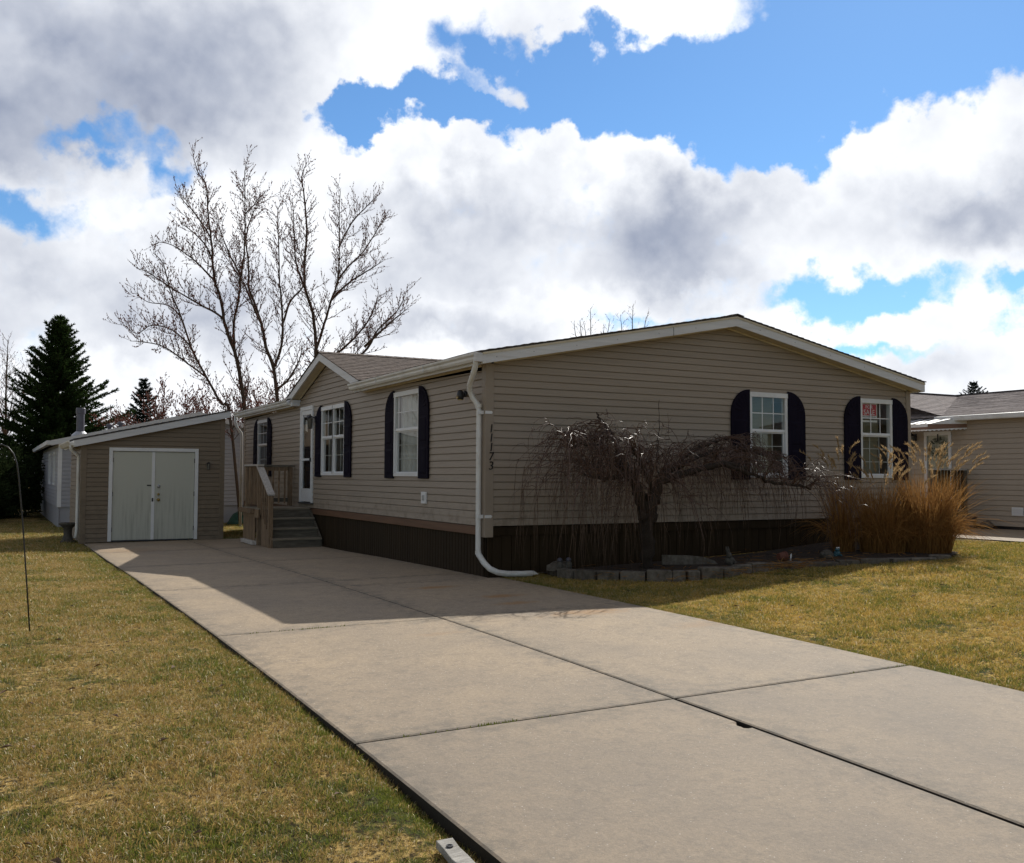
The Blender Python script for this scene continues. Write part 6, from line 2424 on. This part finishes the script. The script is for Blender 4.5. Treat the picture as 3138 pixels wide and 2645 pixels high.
for k in range(1250):
    a_ = rr.choice(arch)
    i = rr.randint(2, len(a_) - 2)
    p = a_[i]
    d = (a_[i + 1] - a_[i])
    a = rr.gauss(0, .9)
    h = Vector((d.x * math.cos(a) - d.y * math.sin(a), d.x * math.sin(a) + d.y * math.cos(a), 0))
    h = h.normalized() if h.length > 1e-4 else Vector((rr.gauss(0, 1), rr.gauss(0, 1), 0)).normalized()
    L = rr.uniform(.10, .42)
    zap = p.z + rr.uniform(-.01, .12)
    w_ = arc(p, h, L, zap, zap - rr.uniform(.10, .65), rr.uniform(.003, .0052), crown, 7)
    if k % 2 == 0:
        for b_ in range(4):
            c = w_[rr.randint(1, 6)]
            bs_ = .008
            i0 = len(wbuds.v)
            wbuds.v += [tuple(c + Vector(q_) * bs_) for q_ in ((0, 0, 1.2), (.7, 0, 0), (0, .7, 0), (-.7, 0, 0), (0, -.7, 0), (0, 0, -1))]
            for a2, b2 in ((1, 2), (2, 3), (3, 4), (4, 1)):
                wbuds.f += [(i0, i0 + a2, i0 + b2), (i0 + 5, i0 + b2, i0 + a2)]
# long hanging strings, thickest on the left side
for k in range(700):
    a_ = rr.choice(arch)
    p = a_[-1]
    if p.x > ctr.x - .15 and rr.random() < .62:
        continue
    droop(p, Vector((rr.gauss(0, .25), rr.gauss(0, .25), 0)), -1.6, rr.uniform(.25, .95) if p.x < ctr.x else rr.uniform(.15, .55), .35, rr.uniform(.0022, .0036), 7, hang)
co_ = crown.build('crown', 'twig_gloss', wt, smooth=True)
hang.build('hanging_twigs', 'twig_straw', wt)['kind'] = 'stuff'
bo = wbuds.build('buds', 'bark_dark', co_)
bo['kind'] = 'stuff'
# one upright water shoot above the crown
m = MB()
m.tube([(2.55, -.75, 1.30), (2.56, -.74, 1.46), (2.55, -.73, 1.60)], [.005, .004, .002], 4)
m.tube([(2.56, -.74, 1.46), (2.60, -.76, 1.54)], [.003, .002], 3)
m.build('water_shoot', 'twig_red', wt)


# ------------------------------------------------------------------ ornamental grass
def ograss(c, n, hgt, spread, label, seed, nplume, lean=(0, 0)):
    rg = np.random.default_rng(seed)
    zb_ = zg(*c) + .03
    t = thing('ornamental_grass', (c[0], c[1], zb_), label, 'grass clump', 'dry ornamental grass at the house corner')
    a = rg.uniform(0, 2 * np.pi, n)
    r = spread * .38 * np.sqrt(rg.random(n))
    b = np.stack([c[0] + r * np.cos(a), c[1] + r * np.sin(a), np.full(n, zb_ - .03)], 1)
    a2 = a + rg.normal(0, .8, n)
    out = np.abs(rg.normal(0, .27, n)) + .03
    H = hgt * rg.uniform(.40, 1.0, n)
    o = out * H
    tip = b + np.stack([np.cos(a2) * o + lean[0] * H, np.sin(a2) * o + lean[1] * H, H * np.sqrt(np.maximum(.08, 1 - out ** 2))], 1)
    bend = np.stack([-np.cos(a2) * o * .30, -np.sin(a2) * o * .30, H * .10], 1)
    # a part of the leaves has collapsed outward
    fall = rg.random(n) < .34
    tip[fall, 2] = zb_ + (tip[fall, 2] - zb_) * rg.uniform(.05, .5, fall.sum())
    k = rg.uniform(.5, .9, fall.sum())
    tip[fall, 0] += np.cos(a2[fall]) * k * hgt * .33
    tip[fall, 1] += np.sin(a2[fall]) * k * hgt * .33
    bend[fall, 2] = hgt * .22
    blades_mesh('leaves', b, tip, np.full(n, .0075), bend, 'reed', t, seg=5)
    # flowering stalks
    m_ = nplume
    a = rg.uniform(0, 2 * np.pi, m_)
    b = np.stack([c[0] + spread * .2 * np.cos(a), c[1] + spread * .2 * np.sin(a), np.full(m_, zb_)], 1)
    o = np.abs(rg.normal(0, .20, m_)) * hgt
    tip = b + np.stack([np.cos(a) * o + lean[0] * hgt, np.sin(a) * o + lean[1] * hgt, hgt * rg.uniform(.85, 1.15, m_)], 1)
    bend = np.stack([-np.cos(a) * o * .2, -np.sin(a) * o * .2, np.full(m_, .06)], 1)
    blades_mesh('stalks', b, tip, np.full(m_, .006), bend, 'reed', t, seg=4)
    K = 46
    rep = np.repeat(np.arange(m_), K)
    d = (tip - b)
    d /= np.linalg.norm(d, axis=1, keepdims=True)
    nod = np.stack([np.cos(a), np.sin(a), -.25 + 0 * a], 1)
    f = rg.random((m_ * K, 1))
    axis = tip[rep] + d[rep] * (f * .20) + nod[rep] * (f ** 2) * .12
    rnd = rg.normal(size=(m_ * K, 3))
    pt = axis + d[rep] * .05 + nod[rep] * .03 * f + rnd * .016
    blades_mesh('plumes', axis, pt, np.full(m_ * K, .009), np.zeros((m_ * K, 3)), 'plume', t, seg=2)


ograss((5.34, -1.38), 650, 1.35, .40, 'slim upright clump of dry brown grass left of the right gable window', 71, 14, (-.03, 0))
ograss((5.80, -1.72), 1800, 1.14, .85, 'wide shaded clump of dry brown grass under the right gable window', 72, 22)
ograss((6.32, -2.05), 2800, 1.26, .95, 'big sunlit golden grass clump with feathery plumes at the house corner', 73, 46, (.10, 0))

# ------------------------------------------------------------------ lawn grass: instanced tufts
TUFTS = bpy.data.collections.new('tufts')
for v_ in range(6):
    nb = 30
    a = RNG.uniform(0, 2 * np.pi, nb)
    r = .05 * np.sqrt(RNG.random(nb))
    b = np.stack([r * np.cos(a), r * np.sin(a), np.full(nb, -.008)], 1)
    lay = RNG.random(nb)
    ln = RNG.uniform(.014, .036, nb)
    tilt = np.where(lay < .68, RNG.uniform(.9, 1.45, nb), RNG.uniform(.15, .9, nb))
    a3 = RNG.uniform(0, 2 * np.pi, nb)
    tip = b + np.stack([np.cos(a3) * np.sin(tilt) * ln, np.sin(a3) * np.sin(tilt) * ln, np.cos(tilt) * ln + .012], 1)
    bend = np.stack([0 * a, 0 * a, .004 + .006 * RNG.random(nb)], 1)
    ob = blades_mesh('tuft', b, tip, RNG.uniform(.0022, .0036, nb), bend, 'grass_blade', seg=2)
    COL.objects.unlink(ob)
    TUFTS.objects.link(ob)


def lawn_ok(x, y):
    if DX0 - .015 < x < DX1 + .015 and DY0 < y < DY1:
        return False
    if -.02 < x < W + .02 and -.02 < y < L_:
        return False
    if NX0 - .02 < x < 23 and -12 < y < 14:
        return False
    if SX0 - .03 < x < SX1 and SY0 - .03 < y < SY1:
        return False
    if GX0 < x < GX1 and GY0 < y < GY1:
        return False
    if x > .8 and y < .1:
        for k in range(len(EDGE) - 1):
            if EDGE[k][0] <= x < EDGE[k + 1][0]:
                f = (x - EDGE[k][0]) / (EDGE[k + 1][0] - EDGE[k][0])
                return y < EDGE[k][1] + (EDGE[k + 1][1] - EDGE[k][1]) * f - .07
    return True


def scatter(x0, x1, y0, y1, per, dmin, dmax, sc):
    n = int((x1 - x0) * (y1 - y0) * per)
    X = RNG.uniform(x0, x1, n)
    Y = RNG.uniform(y0, y1, n)
    D = np.hypot(X + 5.94, Y + 11.74)
    # field of view with generous margin
    ang = np.degrees(np.arctan2(X + 5.94, Y + 11.74)) - 28.4
    keep = (D > dmin) & (D <= dmax) & (np.abs(ang) < 44)
    return [(x, y, sc) for x, y in zip(X[keep], Y[keep]) if lawn_ok(x, y)]


P = []
P += scatter(-11, 4, -11, -1, 620, 1.5, 7.0, 1.0)
P += scatter(-14, 12, -11, 5, 380, 7.0, 12.0, 1.08)
P += scatter(-14, 14, -11, 12, 220, 12.0, 19.0, 1.25)
P += scatter(-14, 14, 2, 24, 70, 19.0, 34.0, 1.7)
# thicker green fringe along the slab edges
for k in range(7000):
    y = RNG.uniform(-10, 10)
    if RNG.random() < .62:
        P.append((DX0 + .002 - abs(RNG.normal(0, .05)), y, .75 + .4 * RNG.random()))
    elif y < -.3:
        P.append((DX1 + .03 + abs(RNG.normal(0, .05)), y, 1.0))
n = len(P)
co = np.array([(x, y, lawn_z(x, y)) for x, y, s_ in P], dtype=np.float32)
pm = bpy.data.meshes.new('lawn_grass')
pm.vertices.add(n)
pm.vertices.foreach_set('co', co.ravel())
rot = np.zeros((n, 3), np.float32)
rot[:, 2] = RNG.uniform(0, 6.28, n)
rot[:, 0] = RNG.normal(0, .12, n)
a_ = pm.attributes.new('rot', 'FLOAT_VECTOR', 'POINT')
a_.data.foreach_set('vector', rot.ravel())
sc_ = np.array([s_ for _, _, s_ in P], np.float32) * RNG.uniform(.75, 1.3, n).astype(np.float32)
patch = np.array([math.sin(x * 2.3 + 1.7 * math.sin(y * 1.9)) * math.sin(y * 2.7 + math.cos(x * 1.3)) for x, y, _ in P])
sc_ *= (1 + .28 * patch).astype(np.float32)
a_ = pm.attributes.new('scl', 'FLOAT', 'POINT')
a_.data.foreach_set('value', sc_)
a_ = pm.attributes.new('pick', 'INT', 'POINT')
a_.data.foreach_set('value', RNG.integers(0, 6, n).astype(np.int32))
pm.materials.append(MATS['grass_blade'])
lawn = bpy.data.objects.new('lawn_grass', pm)
COL.objects.link(lawn)
tag(lawn, 'short winter lawn of straw and green blades', 'grass', kind='stuff')
ng = bpy.data.node_groups.new('lawn_tufts', 'GeometryNodeTree')
ng.interface.new_socket('Geometry', in_out='INPUT', socket_type='NodeSocketGeometry')
ng.interface.new_socket('Geometry', in_out='OUTPUT', socket_type='NodeSocketGeometry')
gi = ng.nodes.new('NodeGroupInput')
go = ng.nodes.new('NodeGroupOutput')
ci = ng.nodes.new('GeometryNodeCollectionInfo')
ci.inputs['Collection'].default_value = TUFTS
ci.inputs['Separate Children'].default_value = True
ci.inputs['Reset Children'].default_value = True
ip = ng.nodes.new('GeometryNodeInstanceOnPoints')
ip.inputs['Pick Instance'].default_value = True


def named(nm, dt):
    q = ng.nodes.new('GeometryNodeInputNamedAttribute')
    q.data_type = dt
    q.inputs['Name'].default_value = nm
    return q.outputs['Attribute']


e2r = ng.nodes.new('FunctionNodeEulerToRotation')
ng.links.new(named('rot', 'FLOAT_VECTOR'), e2r.inputs[0])
ng.links.new(gi.outputs[0], ip.inputs['Points'])
ng.links.new(ci.outputs[0], ip.inputs['Instance'])
ng.links.new(named('pick', 'INT'), ip.inputs['Instance Index'])
ng.links.new(e2r.outputs[0], ip.inputs['Rotation'])
ng.links.new(named('scl', 'FLOAT'), ip.inputs['Scale'])
ng.links.new(ip.outputs[0], go.inputs[0])
md = lawn.modifiers.new('tufts', 'NODES')
md.node_group = ng

# fallen leaves and pale straws on the lawn
m = MB()
rr = random.Random(91)
for k in range(130):
    x = rr.uniform(-8.5, -4.45) if k < 105 else rr.uniform(.5, 5)
    y = rr.uniform(-8.8, 0) if k < 105 else rr.uniform(-7, -3)
    z = lawn_z(x, y) + rr.uniform(.015, .035)
    s_ = rr.uniform(.018, .036)
    a = rr.uniform(0, 6.28)
    u = Vector((math.cos(a), math.sin(a), rr.uniform(-.3, .3))) * s_
    v = Vector((-math.sin(a), math.cos(a), rr.uniform(-.4, .4))) * s_ * .6
    c = Vector((x, y, z))
    up_ = Vector((0, 0, .35 * s_))
    m.poly([c - u, c - v * .9 + up_, c + u, c + u * .1])
    m.poly([c - u, c + u * .1, c + u, c + v + up_])
lv = m.build('leaf_litter', 'dry_leaf')
tag(lv, 'scattered curled brown leaves on the lawn', 'leaves', kind='stuff')
n = 60
b = np.stack([RNG.uniform(-8, -4.5, n), RNG.uniform(-8.6, -2, n), np.zeros(n)], 1)
b[:, 2] = [lawn_z(x, y) + .03 for x, y in b[:, :2]]
th = RNG.uniform(0, 6.28, n)
ln = RNG.uniform(.07, .20, n)
tp = b + np.stack([np.cos(th) * ln, np.sin(th) * ln, RNG.uniform(-.01, .02, n)], 1)
ob = blades_mesh('dry_straws', b, tp, np.full(n, .005), np.stack([0 * ln, 0 * ln, RNG.uniform(.005, .03, n)], 1), 'plume', seg=4)
tag(ob, 'pale bent straws lying on the lawn', 'straw', kind='stuff')
